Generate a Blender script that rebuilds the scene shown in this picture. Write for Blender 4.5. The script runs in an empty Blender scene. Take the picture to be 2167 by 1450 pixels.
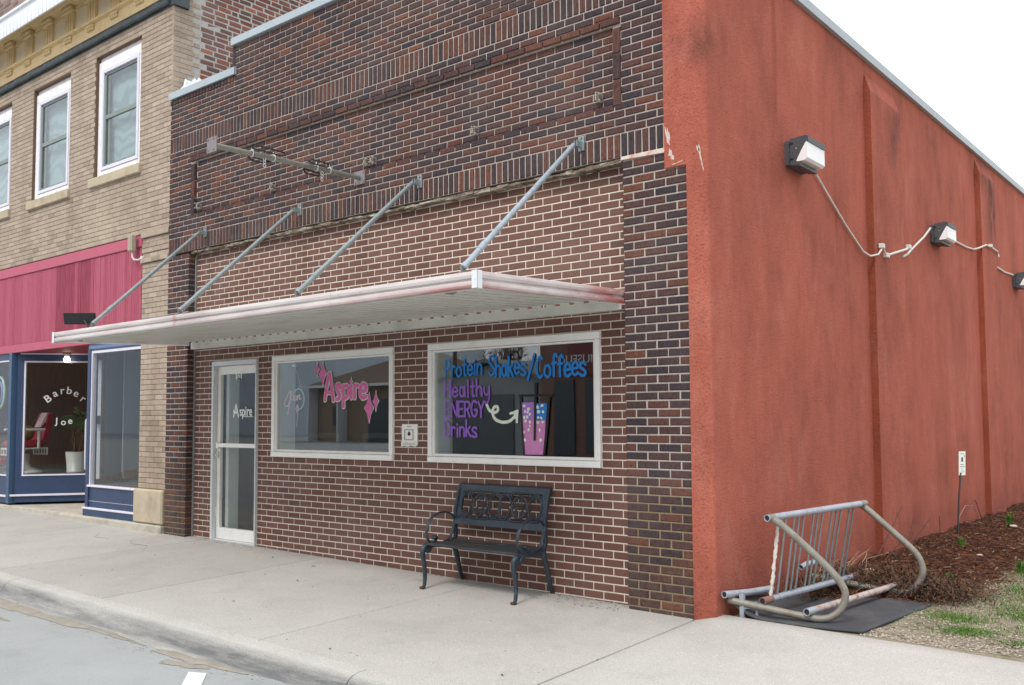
import bpy, math, random
from mathutils import Vector, Matrix
R = random.Random(7)
PI = math.pi
scene = bpy.context.scene
col = scene.collection

# ------------------------------------------------------------------ camera
CAM = Vector((8.9906, -6.3479, 1.4801))
YAW, PIT, ROL = -0.6712, 0.0606, -0.0078
FPX, PW, PH, PCX, PCY = 1950.9, 2167.0, 1450.0, 64.9, 37.8
_f = Vector((math.sin(YAW) * math.cos(PIT), math.cos(YAW) * math.cos(PIT), math.sin(PIT)))
_r0 = Vector((math.cos(YAW), -math.sin(YAW), 0))
_u0 = _r0.cross(_f)
_r = math.cos(ROL) * _r0 + math.sin(ROL) * _u0
_u = -math.sin(ROL) * _r0 + math.cos(ROL) * _u0
cd = bpy.data.cameras.new('camera')
cam = bpy.data.objects.new('camera', cd)
col.objects.link(cam)
M = Matrix(((_r.x, _u.x, -_f.x), (_r.y, _u.y, -_f.y), (_r.z, _u.z, -_f.z))).to_4x4()
M.translation = CAM
cam.matrix_world = M
cd.sensor_fit = 'HORIZONTAL'
cd.sensor_width = 36.0
cd.lens = FPX * 36.0 / PW
cd.shift_x = -PCX / PW
cd.shift_y = PCY / PW
cd.clip_start = 0.05
cd.clip_end = 2000
scene.camera = cam

# ------------------------------------------------------------------ sky, sun, exposure (overcast day)
SUN_DIR = Vector((0.10, -0.62, 0.80)).normalized()          # from the ground towards the sun
w = bpy.data.worlds.new('World')
scene.world = w
w.use_nodes = True
nt = w.node_tree
bg = nt.nodes['Background']
sky = nt.nodes.new('ShaderNodeTexSky')
sky.sky_type = 'NISHITA'
sky.sun_disc = False
sky.sun_elevation = math.asin(SUN_DIR.z)
sky.sun_rotation = math.atan2(SUN_DIR.x, SUN_DIR.y)
sky.dust_density = 3.0
hs = nt.nodes.new('ShaderNodeHueSaturation')
hs.inputs['Saturation'].default_value = 0.35
nt.links.new(sky.outputs[0], hs.inputs['Color'])
tc = nt.nodes.new('ShaderNodeTexCoord')
cn = nt.nodes.new('ShaderNodeTexNoise')
cn.inputs['Scale'].default_value = 2.2
cn.inputs['Detail'].default_value = 5
nt.links.new(tc.outputs['Generated'], cn.inputs['Vector'])
cr = nt.nodes.new('ShaderNodeValToRGB')
cr.color_ramp.elements[0].position = 0.3
cr.color_ramp.elements[0].color = (9.6, 9.9, 10.3, 1)
cr.color_ramp.elements[1].position = 0.7
cr.color_ramp.elements[1].color = (12.4, 12.5, 12.6, 1)
nt.links.new(cn.outputs['Fac'], cr.inputs[0])
mx = nt.nodes.new('ShaderNodeMixRGB')
mx.inputs[0].default_value = 0.88
nt.links.new(hs.outputs[0], mx.inputs[1])
nt.links.new(cr.outputs[0], mx.inputs[2])
nt.links.new(mx.outputs[0], bg.inputs['Color'])
bg.inputs['Strength'].default_value = 0.1

sd = bpy.data.lights.new('sun', 'SUN')
sd.energy = 1.5
sd.angle = math.radians(15)
sd.color = (1.0, 0.96, 0.9)
sun = bpy.data.objects.new('sun', sd)
col.objects.link(sun)
sun.rotation_euler = (-SUN_DIR).to_track_quat('-Z', 'Y').to_euler()
sun.location = (10, -10, 30)

scene.view_settings.view_transform = 'Standard'
scene.view_settings.look = 'None'
scene.view_settings.exposure = 0.36
scene.view_settings.gamma = 1.0
scene.view_settings.use_curve_mapping = False
scene.render.engine = 'CYCLES'
scene.cycles.max_bounces = 10
scene.cycles.transparent_max_bounces = 24
scene.cycles.caustics_reflective = False
scene.cycles.caustics_refractive = False

# ------------------------------------------------------------------ helpers: objects
WL = {}
def pr(P):
    d = Vector(P) - CAM
    z = d.dot(_f)
    if z < 0.1:
        return None
    return (PW / 2 + PCX + FPX * d.dot(_r) / z, PH / 2 + PCY - FPX * d.dot(_u) / z, z)

def adopt(o, parent):
    if parent is not None:
        o.parent = parent
        o.matrix_parent_inverse = Matrix.Translation(-WL[parent.name])
    return o

def tag(o, label=None, cat=None, group=None, kind=None):
    if label: o['label'] = label
    if cat: o['category'] = cat
    if group: o['group'] = group
    if kind: o['kind'] = kind
    return o

def empty(name, loc, label, cat, group=None):
    o = bpy.data.objects.new(name, None)
    o.empty_display_size = 0.1
    col.objects.link(o)
    o.location = loc
    WL[o.name] = Vector(loc)
    return tag(o, label, cat, group)

def copy_tree(o, newloc, rotz=0.0, scale=1.0, label=None):
    c = o.copy()
    col.objects.link(c)
    c.location = newloc
    c.rotation_euler = (0, 0, rotz)
    c.scale = (scale, scale, scale)
    if label: c['label'] = label
    for ch in list(o.children):
        d = ch.copy()
        col.objects.link(d)
        d.parent = c
        d.matrix_parent_inverse = ch.matrix_parent_inverse.copy()
        for g in list(ch.children):
            e = g.copy()
            col.objects.link(e)
            e.parent = d
            e.matrix_parent_inverse = g.matrix_parent_inverse.copy()
    return c

class MB:
    def __init__(s):
        s.v = []; s.f = []; s.t = []; s.tone = 0.0; s.sm = []; s.smooth = False
    def poly(s, pts):
        n = len(s.v)
        s.v += [tuple(p) for p in pts]
        s.f.append(tuple(range(n, n + len(pts)))); s.t.append(s.tone); s.sm.append(False)
    def faces(s, pts, fs, smooth=False):
        n = len(s.v)
        s.v += [tuple(p) for p in pts]
        for f in fs:
            s.f.append(tuple(n + i for i in f)); s.t.append(s.tone); s.sm.append(smooth)
    def hexa(s, p):
        s.faces(p, [(0, 3, 2, 1), (4, 5, 6, 7), (0, 1, 5, 4), (1, 2, 6, 5), (2, 3, 7, 6), (3, 0, 4, 7)])
    def box(s, x0, y0, z0, x1, y1, z1, c=0.0):
        if x1 < x0: x0, x1 = x1, x0
        if y1 < y0: y0, y1 = y1, y0
        if z1 < z0: z0, z1 = z1, z0
        if c <= 0:
            s.hexa([(x0, y0, z0), (x1, y0, z0), (x1, y1, z0), (x0, y1, z0), (x0, y0, z1), (x1, y0, z1), (x1, y1, z1), (x0, y1, z1)])
            return
        c = min(c, (x1 - x0) * .45, (y1 - y0) * .45, (z1 - z0) * .45)
        ring = [(x0 + c, y0), (x1 - c, y0), (x1, y0 + c), (x1, y1 - c), (x1 - c, y1), (x0 + c, y1), (x0, y1 - c), (x0, y0 + c)]
        cx, cy = (x0 + x1) / 2, (y0 + y1) / 2
        def ins(p):
            return (min(max(p[0], x0 + c), x1 - c), min(max(p[1], y0 + c), y1 - c))
        P = [ins(p) + (z0,) for p in ring] + [p + (z0 + c,) for p in ring] + [p + (z1 - c,) for p in ring] + [ins(p) + (z1,) for p in ring]
        F = []
        for l in range(3):
            for i in range(8):
                j = (i + 1) % 8
                F.append((l * 8 + i, l * 8 + j, l * 8 + 8 + j, l * 8 + 8 + i))
        # caps: inset ring has doubled corners
        F.append((0, 7, 6, 5, 4, 3, 2, 1)); F.append((24, 25, 26, 27, 28, 29, 30, 31))
        s.faces(P, F)
    def prism(s, prof, axis, a, b, cap=True):
        """closed profile (list of 2D points) swept along axis 'x','y','z' from a to b"""
        n = len(prof)
        def P(p, t):
            return {'x': (t, p[0], p[1]), 'y': (p[0], t, p[1]), 'z': (p[0], p[1], t)}[axis]
        pts = [P(p, a) for p in prof] + [P(p, b) for p in prof]
        F = [(i, (i + 1) % n, n + (i + 1) % n, n + i) for i in range(n)]
        if cap:
            F += [tuple(range(n))[::-1], tuple(range(n, 2 * n))]
        s.faces(pts, F)
    def tube(s, path, r, seg=8, flat=None, caps=True, hollow=0.0):
        """round (or flattened: flat=(ru, rv), rv along world up-ish side) tube along a path"""
        path = [Vector(p) for p in path]
        n = len(path)
        rs = r if isinstance(r, (list, tuple)) else [r] * n
        T = []
        for i in range(n):
            a = path[max(0, i - 1)]; b = path[min(n - 1, i + 1)]
            T.append((b - a).normalized() if (b - a).length > 1e-9 else Vector((0, 0, 1)))
        ref = Vector((0, 0, 1)) if abs(T[0].z) < .9 else Vector((1, 0, 0))
        U = (ref - T[0] * ref.dot(T[0])).normalized()
        pts = []
        for i in range(n):
            U = (U - T[i] * U.dot(T[i]))
            if U.length < 1e-6:
                U = T[i].orthogonal()
            U.normalize()
            V = T[i].cross(U)
            for k in range(seg):
                a = 2 * PI * k / seg
                fu, fv = flat if flat else (1, 1)
                pts.append(path[i] + U * (math.cos(a) * rs[i] * fu) + V * (math.sin(a) * rs[i] * fv))
        F = []
        for i in range(n - 1):
            for k in range(seg):
                k2 = (k + 1) % seg
                F.append((i * seg + k, i * seg + k2, (i + 1) * seg + k2, (i + 1) * seg + k))
        s.faces(pts, F, True)
        if caps and not hollow:
            s.faces(pts[:seg], [tuple(range(seg))[::-1]])
            s.faces(pts[-seg:], [tuple(range(seg))])
        if hollow:
            for e, sgn in ((0, 1), (n - 1, -1)):
                ring = pts[e * seg:e * seg + seg]
                c = path[e]
                inner = [c + (p - c) * (1 - hollow) for p in ring]
                deep = [p + T[e] * sgn * rs[e] * 3 for p in inner]
                F = []
                for k in range(seg):
                    k2 = (k + 1) % seg
                    F.append((k, k2, seg + k2, seg + k)); F.append((seg + k, seg + k2, 2 * seg + k2, 2 * seg + k))
                F.append(tuple(range(2 * seg, 3 * seg)))
                s.faces(ring + inner + deep, F)
    def strip(s, path, y, r, th=0.003):
        """a brush stroke: flat ribbon with rounded ends lying in a plane y = const (path is x,z)"""
        path = [Vector(p) for p in path]
        if len(path) < 2: return
        T0 = (path[0] - path[1]).normalized(); T1 = (path[-1] - path[-2]).normalized()
        pp = [path[0] + T0 * r * .9, path[0] + T0 * r * .6] + path + [path[-1] + T1 * r * .6, path[-1] + T1 * r * .9]
        ww = [r * .35, r * .8] + [r] * len(path) + [r * .8, r * .35]
        n = len(pp); L = []; Rr = []
        for i in range(n):
            a = pp[max(0, i - 1)]; b = pp[min(n - 1, i + 1)]
            t = (b - a).normalized(); nn = Vector((-t.y, t.x))
            L.append(pp[i] + nn * ww[i]); Rr.append(pp[i] - nn * ww[i])
        yy = [y - .0016 * i / n for i in range(n)]
        P = [(q.x, yy[i], q.y) for i, q in enumerate(L)] + [(q.x, yy[i], q.y) for i, q in enumerate(Rr)] + [(q.x, y + th, q.y) for q in L] + [(q.x, y + th, q.y) for q in Rr]
        F = []
        for i in range(n - 1):
            F.append((i, i + 1, n + i + 1, n + i))
            F.append((2 * n + i, 3 * n + i, 3 * n + i + 1, 2 * n + i + 1))
            F.append((i, 2 * n + i, 2 * n + i + 1, i + 1))
            F.append((n + i, n + i + 1, 3 * n + i + 1, 3 * n + i))
        F.append((0, n, 3 * n, 2 * n)); F.append((n - 1, 3 * n - 1, 4 * n - 1, 2 * n - 1)[::1])
        s.faces(P, F)
    def plate(s, outline, y, th=0.003):
        """filled outline (x,z) with thickness in a plane y = const"""
        n = len(outline)
        P = [(x, y, z) for x, z in outline] + [(x, y + th, z) for x, z in outline]
        F = [tuple(range(n)), tuple(range(n, 2 * n))[::-1]] + [(i, (i + 1) % n, n + (i + 1) % n, n + i) for i in range(n)]
        s.faces(P, F)
    def lathe(s, prof, cx, cy, seg=16):
        n = len(prof)
        pts = [(cx + r * math.cos(2 * PI * k / seg), cy + r * math.sin(2 * PI * k / seg), z) for r, z in prof for k in range(seg)]
        F = [(i * seg + k, i * seg + (k + 1) % seg, (i + 1) * seg + (k + 1) % seg, (i + 1) * seg + k) for i in range(n - 1) for k in range(seg)]
        s.faces(pts, F, True)
        s.faces(pts[:seg], [tuple(range(seg))[::-1]]); s.faces(pts[-seg:], [tuple(range(seg))])
    def mesh(s, name):
        me = bpy.data.meshes.new(name)
        me.from_pydata(s.v, [], s.f)
        a = me.attributes.new('tone', 'FLOAT', 'FACE')
        a.data.foreach_set('value', s.t)
        me.polygons.foreach_set('use_smooth', s.sm)
        me.update()
        return me
    def build(s, name, m, parent=None, loc=None, kind=None, label=None, cat=None, group=None):
        me = s.mesh(name)
        me.materials.append(m)
        o = bpy.data.objects.new(name, me)
        col.objects.link(o)
        if loc is not None:
            o.location = loc
        WL[o.name] = Vector(o.location)
        adopt(o, parent)
        return tag(o, label, cat, group, kind)

def inst(me, name, loc, parent, rotz=0.0):
    o = bpy.data.objects.new(name, me)
    col.objects.link(o)
    o.location = loc
    if rotz: o.rotation_euler = (0, 0, rotz)
    adopt(o, parent)
    return o

def text_mesh(txt, size, m, name, parent, loc, rot, extrude=0.002, align='CENTER', sx=1.0, offset=0.0, shear=0.0):
    cu = bpy.data.curves.new(name, 'FONT')
    cu.body = txt; cu.size = size; cu.extrude = extrude; cu.align_x = align; cu.offset = offset; cu.shear = shear
    t = bpy.data.objects.new(name, cu)
    col.objects.link(t)
    dg = bpy.context.evaluated_depsgraph_get()
    me = bpy.data.meshes.new_from_object(t.evaluated_get(dg))
    bpy.data.objects.remove(t); bpy.data.curves.remove(cu)
    me.name = name
    me.materials.clear(); me.materials.append(m)
    o = bpy.data.objects.new(name, me)
    col.objects.link(o)
    o.location = loc; o.rotation_euler = rot; o.scale = (sx, 1, 1)
    WL[o.name] = Vector(loc)
    adopt(o, parent)
    return o

# ------------------------------------------------------------------ helpers: materials
def lin(h):
    h = h.lstrip('#')
    c = [int(h[i:i + 2], 16) / 255 for i in (0, 2, 4)]
    return tuple(x / 12.92 if x <= .04045 else ((x + .055) / 1.055) ** 2.4 for x in c) + (1,)

class NT:
    def __init__(s, name):
        s.m = bpy.data.materials.new(name)
        s.m.use_nodes = True
        s.t = s.m.node_tree
        s.b = s.t.nodes['Principled BSDF']
        s.g = s.t.nodes.new('ShaderNodeNewGeometry')
        s.P = s.g.outputs['Position']
    def n(s, k, **kw):
        x = s.t.nodes.new(k)
        for a, b in kw.items():
            setattr(x, a, b)
        return x
    def l(s, a, b): s.t.links.new(a, b)
    def scaled(s, sc, src=None):
        m = s.n('ShaderNodeVectorMath', operation='MULTIPLY')
        s.l(src or s.P, m.inputs[0]); m.inputs[1].default_value = sc
        return m.outputs[0]
    def noise(s, scale, detail=4, rough=.55, stretch=None, dist=0.0):
        x = s.n('ShaderNodeTexNoise')
        x.inputs['Scale'].default_value = scale; x.inputs['Detail'].default_value = detail; x.inputs['Roughness'].default_value = rough
        x.inputs['Distortion'].default_value = dist
        s.l(s.scaled(stretch) if stretch else s.P, x.inputs['Vector'])
        return x.outputs['Fac']
    def voro(s, scale, feature='F1', stretch=None):
        x = s.n('ShaderNodeTexVoronoi', feature=feature)
        x.inputs['Scale'].default_value = scale
        s.l(s.scaled(stretch) if stretch else s.P, x.inputs['Vector'])
        return x
    def ramp(s, fac, stops, interp='LINEAR'):
        r = s.n('ShaderNodeValToRGB')
        cr = r.color_ramp; cr.interpolation = interp
        while len(cr.elements) > 1: cr.elements.remove(cr.elements[0])
        cr.elements[0].position = stops[0][0]; cr.elements[0].color = stops[0][1]
        for p, c in stops[1:]:
            e = cr.elements.new(p); e.color = c
        s.l(fac, r.inputs[0])
        return r.outputs[0]
    def fr(s, fac, a, b, lo=0.0, hi=1.0):
        m = s.n('ShaderNodeMapRange')
        m.clamp = True
        s.l(fac, m.inputs[0])
        m.inputs[1].default_value = a; m.inputs[2].default_value = b; m.inputs[3].default_value = lo; m.inputs[4].default_value = hi
        return m.outputs[0]
    def mix(s, fac, a, b, mode='MIX'):
        m = s.n('ShaderNodeMixRGB', blend_type=mode)
        for i, x in ((0, fac), (1, a), (2, b)):
            if hasattr(x, 'links'): s.l(x, m.inputs[i])
            else: m.inputs[i].default_value = x
        return m.outputs[0]
    def math(s, op, a, b=0.0):
        m = s.n('ShaderNodeMath', operation=op)
        for i, x in ((0, a), (1, b)):
            if hasattr(x, 'links'): s.l(x, m.inputs[i])
            else: m.inputs[i].default_value = x
        return m.outputs[0]
    def sep(s):
        x = s.n('ShaderNodeSeparateXYZ'); s.l(s.P, x.inputs[0]); return x.outputs
    def blob(s, c, rad, soft=.5):
        """mask, 1 near the point c (world), fading out at rad (x, y, z radii)"""
        a = s.n('ShaderNodeVectorMath', operation='SUBTRACT'); s.l(s.P, a.inputs[0]); a.inputs[1].default_value = c
        b = s.n('ShaderNodeVectorMath', operation='DIVIDE'); s.l(a.outputs[0], b.inputs[0]); b.inputs[1].default_value = rad
        d = s.n('ShaderNodeVectorMath', operation='LENGTH'); s.l(b.outputs[0], d.inputs[0])
        return s.fr(d.outputs['Value'], 1.0, 1.0 - soft)
    def tone(s):
        a = s.n('ShaderNodeAttribute', attribute_name='tone'); return a.outputs['Fac']
    def bump(s, h, strength=.3, dist=.005, prev=None):
        b = s.n('ShaderNodeBump')
        b.inputs['Strength'].default_value = strength; b.inputs['Distance'].default_value = dist
        s.l(h, b.inputs['Height'])
        if prev is not None: s.l(prev, b.inputs['Normal'])
        return b.outputs[0]
    def out(s, colr, rough=.8, normal=None, metal=0.0, spec=.5):
        if hasattr(colr, 'links'): s.l(colr, s.b.inputs['Base Color'])
        else: s.b.inputs['Base Color'].default_value = colr
        if hasattr(rough, 'links'): s.l(rough, s.b.inputs['Roughness'])
        else: s.b.inputs['Roughness'].default_value = rough
        s.b.inputs['Metallic'].default_value = metal
        s.b.inputs['Specular IOR Level'].default_value = spec
        if normal is not None: s.l(normal, s.b.inputs['Normal'])
        return s.m

def mul(c, k): return (c[0] * k, c[1] * k, c[2] * k, 1)

def plain(name, c, rough=.6, var=.12, scale=6.0, bump=.1, bscale=80.0, metal=0.0, spec=.5, dirt=None, dirt_amt=.4, dirt_scale=3.0, stretch=None, tone=0.0):
    """painted / plain surface with mottling, fine bump and optional dirt blotches"""
    t = NT(name)
    if isinstance(c, str): c = lin(c)
    n1 = t.noise(scale, 5, .6, stretch)
    cc = t.mix(t.fr(n1, .3, .7), mul(c, 1 - var), mul(c, 1 + var))
    if tone:
        k = t.fr(t.tone(), 0, 1, 1 - tone, 1 + tone)
        v = t.n('ShaderNodeHueSaturation'); t.l(cc, v.inputs['Color']); t.l(k, v.inputs['Value']); cc = v.outputs[0]
    if dirt:
        d = lin(dirt) if isinstance(dirt, str) else dirt
        n2 = t.noise(dirt_scale, 8, .7, stretch)
        cc = t.mix(t.math('MULTIPLY', t.fr(n2, .5, .68), dirt_amt), cc, d)
    nm = t.bump(t.noise(bscale, 3), bump, .003) if bump else None
    return t.out(cc, rough, nm, metal, spec)

def brick_mat(name, stops, mort_dust, grain=.5, gstretch=(1, 1, .35), rough=.88, interp='LINEAR', extra=None, fine=.22):
    t = NT(name)
    c = t.ramp(t.tone(), stops, interp)
    n1 = t.noise(70, 4, .65, gstretch)
    c = t.mix(1.0, c, t.ramp(n1, [(.25, (1 - fine * 1.6,) * 3 + (1,)), (.5, (1, 1, 1, 1)), (.78, (1 + fine,) * 3 + (1,))]), 'MULTIPLY')
    n2 = t.noise(1.3, 5, .6)
    c = t.mix(t.fr(n2, .45, .75, 0, mort_dust), c, (.42, .38, .36, 1))
    if extra: c = extra(t, c)
    nm = t.bump(t.noise(110, 3, .6, gstretch), grain, .004)
    return t.out(c, rough, nm, 0, .3)

# ------------------------------------------------------------------ materials
def srgb(*h): return [lin(x) for x in h]
DARK = [(0.0, lin('#393339')), (.15, lin('#42363a')), (.38, lin('#4a393a')), (.66, lin('#533b38')), (.85, lin('#5c3e38')), (.96, lin('#674238')), (1.0, lin('#714838'))]
def low_dirt(t, c):
    z = t.sep()[2]
    m = t.math('MULTIPLY', t.fr(z, .75, .05), t.fr(t.noise(9, 5, .7), .42, .68))
    return t.mix(t.math('MULTIPLY', m, .22), c, lin('#8a7a60'))
m_dark = brick_mat('dark_rug_brick', DARK, .07, .9, extra=low_dirt, fine=.45)
def infill_wear(t, c):
    n = t.noise(220, 2, .5)
    c = t.mix(t.math('MULTIPLY', t.fr(n, .70, .76), .55), c, lin('#3c2a28'))
    return t.mix(t.math('MULTIPLY', t.fr(t.noise(150, 2, .5), .72, .76), t.fr(t.sep()[2], .6, .1, 0, .6)), c, lin('#c8bcb0'))
m_infill = brick_mat('smooth_brown_brick', [(0, lin('#61443b')), (.3, lin('#6b4a41')), (.6, lin('#715046')), (.85, lin('#79564b')), (1, lin('#744737'))], .10, .1, (1, 1, 1), .62, extra=infill_wear, fine=.1)
def tan_stain(t, c):
    z = t.sep()[2]
    m = t.math('MULTIPLY', t.blob((-3.65, -.08, 4.35), (1.05, .6, .62), .6), t.fr(t.noise(2.2, 5, .65), .3, .62))
    c = t.mix(t.math('MULTIPLY', m, .7), c, lin('#b9ad98'))
    soot = t.math('MULTIPLY', t.fr(t.noise(1.1, 6, .65, (1, 1, .5)), .5, .72), .45)
    return t.mix(soot, c, lin('#6d5c4e'))
m_tan = brick_mat('tan_pressed_brick', [(0, lin('#938474')), (.25, lin('#a39384')), (.6, lin('#b1a191')), (.85, lin('#bbab9b')), (1, lin('#a99281'))], .12, .12, (1, 1, 1), .75, extra=tan_stain, fine=.1)
m_red = brick_mat('old_common_brick', [(0, lin('#5b4c45')), (.25, lin('#744c41')), (.5, lin('#7d5147')), (.75, lin('#87574b')), (.92, lin('#915a47')), (1, lin('#a5664c'))], .22, .55, (1, 1, 1), .9, fine=.3)
m_mauve = brick_mat('weathered_parapet_brick', [(0, lin('#6d5e5c')), (.5, lin('#8b7a76')), (1, lin('#a18d86'))], .2, .3, (1, 1, 1), .9)
def mortar(name, c, grit=.3, dirt='#6b6258', amt=.45, sc=4):
    return plain(name, c, .95, .10, 18, grit, 220, dirt=dirt, dirt_amt=amt, dirt_scale=sc, spec=.2)
m_mort_l = mortar('pale_mortar', '#dfd6cc', .15, '#a2958a', .25)
m_mort_d = mortar('grey_mortar', '#b7aea6', .4, '#7d7269', .4)
def _mort_pier():
    t = NT('pier_mortar')
    z = t.sep()[2]
    c = t.mix(t.fr(z, 1.05, .8), lin('#bcb4ac'), lin('#97866c'))
    c = t.mix(t.fr(t.noise(25, 5), .35, .7, 0, .35), c, lin('#6f6455'))
    return t.out(c, .95, t.bump(t.noise(200, 3), .5, .004), 0, .2)
m_mort_p = _mort_pier()
m_mort_t = mortar('dark_joint', '#6e5c4b', .2)
m_mort_r = mortar('thick_white_mortar', '#b9b6b2', .6, '#8b8580', .4)

def _stucco(name, base, var, dk, wet=True):
    t = NT(name)
    X = t.sep()
    c1 = lin(base)
    n = t.noise(1.5, 6, .62, (1, 1, .5))
    c = t.ramp(n, [(.22, mul(c1, .58)), (.42, mul(c1, .95)), (.58, mul(c1, 1.1)), (.78, (c1[0] * 1.2, c1[1] * 1.5, c1[2] * 1.55, 1))])
    n2 = t.noise(4, 8, .72, (1, 1, .45))
    c = t.mix(t.fr(n2, .48, .74, 0, .26), c, lin('#77392d'))
    n5 = t.noise(1.1, 6, .65, (1, 1, .7))
    c = t.mix(t.fr(n5, .50, .72, 0, .26), c, lin('#6b3c33'))
    n6 = t.noise(6, 6, .65, (1, 1, .35))
    c = t.mix(t.fr(n6, .54, .74, 0, .25), c, lin('#6e372d'))
    c = t.mix(t.fr(t.noise(3, 6, .7, (1, 1, .4)), .55, .75, 0, .3), c, lin('#cf9384'))
    # dark grains of the sand finish
    n3 = t.noise(75, 3, .6)
    c = t.mix(t.fr(n3, .56, .68, 0, .75), c, mul(c1, .42))
    c = t.mix(t.fr(t.noise(60, 3, .6), .56, .7, 0, .3), c, (c1[0] * 1.25, c1[1] * 1.5, c1[2] * 1.5, 1))
    # thin rusty runs
    n4 = t.noise(4.5, 2, .4, (1, 1, .06))
    c = t.mix(t.math('MULTIPLY', t.fr(n4, .70, .74), .3), c, lin('#6b2a20'))
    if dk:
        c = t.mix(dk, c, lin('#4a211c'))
    # splash band at the foot
    m = t.math('MULTIPLY', t.fr(X[2], .55, .0), t.fr(t.noise(6, 6, .7), .3, .7))
    c = t.mix(t.math('MULTIPLY', m, .5), c, lin('#5b3a30'))
    # black algae below the coping
    for ce, ra, am in (((5.74, 8.75, 4.55), (.5, .42, .75), .95), ((5.68, 8.4, 4.95), (.5, .5, .35), .6), ((5.74, 4.2, 4.6), (.5, .42, .55), .55), ((5.7, 5.9, 4.95), (.5, .35, .35), .35), ((5.66, -.1, 4.35), (.25, .25, .3), .5), ((5.66, 6.9, .9), (.5, .5, .45), .4)):
        b = t.math('MULTIPLY', t.blob(ce, ra, .8), t.fr(t.noise(5, 6, .7, (1, 1, .45)), .38, .6))
        c = t.mix(t.math('MULTIPLY', b, am), c, lin('#3b3430'))
    h = t.noise(48, 5, .7)
    nm = t.bump(h, .75, .02)
    nm = t.bump(t.noise(9, 4, .6), .35, .02, nm)
    return t.out(c, .93, nm, 0, .25)
m_stucco = _stucco('terracotta_stucco', '#b16353', .1, 0)
m_stucco_dk = _stucco('darker_terracotta_stucco', '#a3563f', .1, .25)
m_bare = plain('bare_render', '#cbbdb4', .9, .1, 30, .5, 150, dirt='#b5604d', dirt_amt=.8, dirt_scale=14)
m_coping = plain('pale_blue_metal_coping', '#a9b5bd', .45, .06, 3, .05, 40, spec=.5)
m_white = plain('white_painted_metal', '#f5f5f3', .4, .03, 5, .04, 60, dirt='#a9a69e', dirt_amt=.14, dirt_scale=9)
m_wood_white = plain('peeling_white_paint', '#f2f0f4', .7, .04, 10, .3, 120, dirt='#6f6a66', dirt_amt=.3, dirt_scale=11)
m_lintel = plain('rotten_lintel_wood', '#6a5c4f', .95, .45, 14, .9, 60, dirt='#d6d0c6', dirt_amt=.85, dirt_scale=12, stretch=(.35, 1, 1.6))
m_alu = plain('brushed_aluminium', '#d3d6d8', .4, .05, 4, .05, 60, .15)
m_sash = plain('grey_green_sash', '#7f8a86', .5, .05, 8, .04)
m_stone = plain('buff_limestone', '#b9ad97', .9, .1, 4, .5, 90, dirt='#8c7a5c', dirt_amt=.55, dirt_scale=3)
m_concrete_old = plain('old_concrete', '#b9b4a8', .95, .12, 7, .5, 110, dirt='#7f7a6c', dirt_amt=.55, dirt_scale=5)
m_galv = plain('galvanised_pipe', '#98a3a6', .45, .08, 14, .08, 90, .35, dirt='#74797a', dirt_amt=.5, dirt_scale=16)
m_arm = plain('dull_grey_pipe', '#87867f', .55, .1, 14, .1, 90, .2, dirt='#6a655c', dirt_amt=.5, dirt_scale=12)
m_galv_blue = plain('pale_blue_painted_pipe', '#a4b2bd', .5, .07, 14, .08, 90, .2, dirt='#7a8388', dirt_amt=.6, dirt_scale=22)
m_pipe_old = plain('weathered_steel_pipe', '#8d8a82', .55, .14, 10, .25, 90, .25, dirt='#6d5138', dirt_amt=.6, dirt_scale=9)
m_rack_grey = plain('blue_grey_rail_paint', '#a7adb8', .5, .08, 10, .15, 90, .1, dirt='#787c84', dirt_amt=.6, dirt_scale=18)
m_rust = plain('red_rusted_rail', '#b8aca6', .75, .1, 9, .4, 80, 0, dirt='#84452e', dirt_amt=1.0, dirt_scale=16)
m_cap = plain('brown_pipe_end', '#86635a', .7, .12, 20, .3, 90)
m_black = plain('black_metal', '#25272a', .5, .1, 10, .05)
m_charcoal = plain('dark_bronze_casting', '#4a4d52', .5, .08, 10, .06)
m_lens = plain('frosted_lens', '#f3f5f9', .25, .03, 6, 0)
m_conduit = plain('white_plastic_conduit', '#d8d6d0', .5, .08, 20, .05, dirt='#8a847a', dirt_amt=.5, dirt_scale=20)
m_bench = plain('blue_black_cast_iron', '#313c48', .4, .12, 12, .2, 120, .15, dirt='#56636e', dirt_amt=.4, dirt_scale=14)
m_slat = plain('weathered_dark_slat', '#2f3338', .5, .2, 8, .4, 60, dirt='#6a675e', dirt_amt=.5, dirt_scale=12, stretch=(.3, 3, 1))
m_rustfoot = plain('rusty_foot', '#54382a', .85, .2, 40, .4)
m_rubber = plain('black_rubber_mat', '#42454a', .8, .1, 3, .25, 160, dirt='#67645e', dirt_amt=.5, dirt_scale=3)
m_navy = plain('navy_paint', '#2e4163', .45, .1, 3, .12, 40, dirt='#22304e', dirt_amt=.4, dirt_scale=5)
m_teal = plain('blue_post_paint', '#3d5a7a', .45, .08, 4, .08)
m_slate_blue = plain('faded_blue_header', '#6b7fa3', .6, .06, 4, .06)
m_trimw = plain('white_trim_paint', '#dcdcea', .5, .05, 12, .12, 70)
m_soffit = plain('dull_red_soffit', '#8f2f38', .6, .06, 3, .05)
m_yellow = plain('ochre_painted_metal', '#dac191', .55, .07, 2.5, .06, 50, dirt='#a58a58', dirt_amt=.35, dirt_scale=4)
m_yellow_l = plain('pale_ochre_panel', '#e6d6ba', .6, .05, 2.5, .05)
m_tar = plain('black_flashing', '#3d4549', .55, .15, 5, .35, 25, stretch=(2, 1, .3), dirt='#5d686c', dirt_amt=.6, dirt_scale=9)
m_cornice = plain('white_sheet_metal', '#e3e8ee', .4, .04, 3, .03)
m_flash = plain('crumpled_white_flashing', '#dfe3e6', .4, .08, 12, .3, 20)
m_beige = plain('beige_plastic', '#a99f8c', .5, .06, 8, .04)
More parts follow.
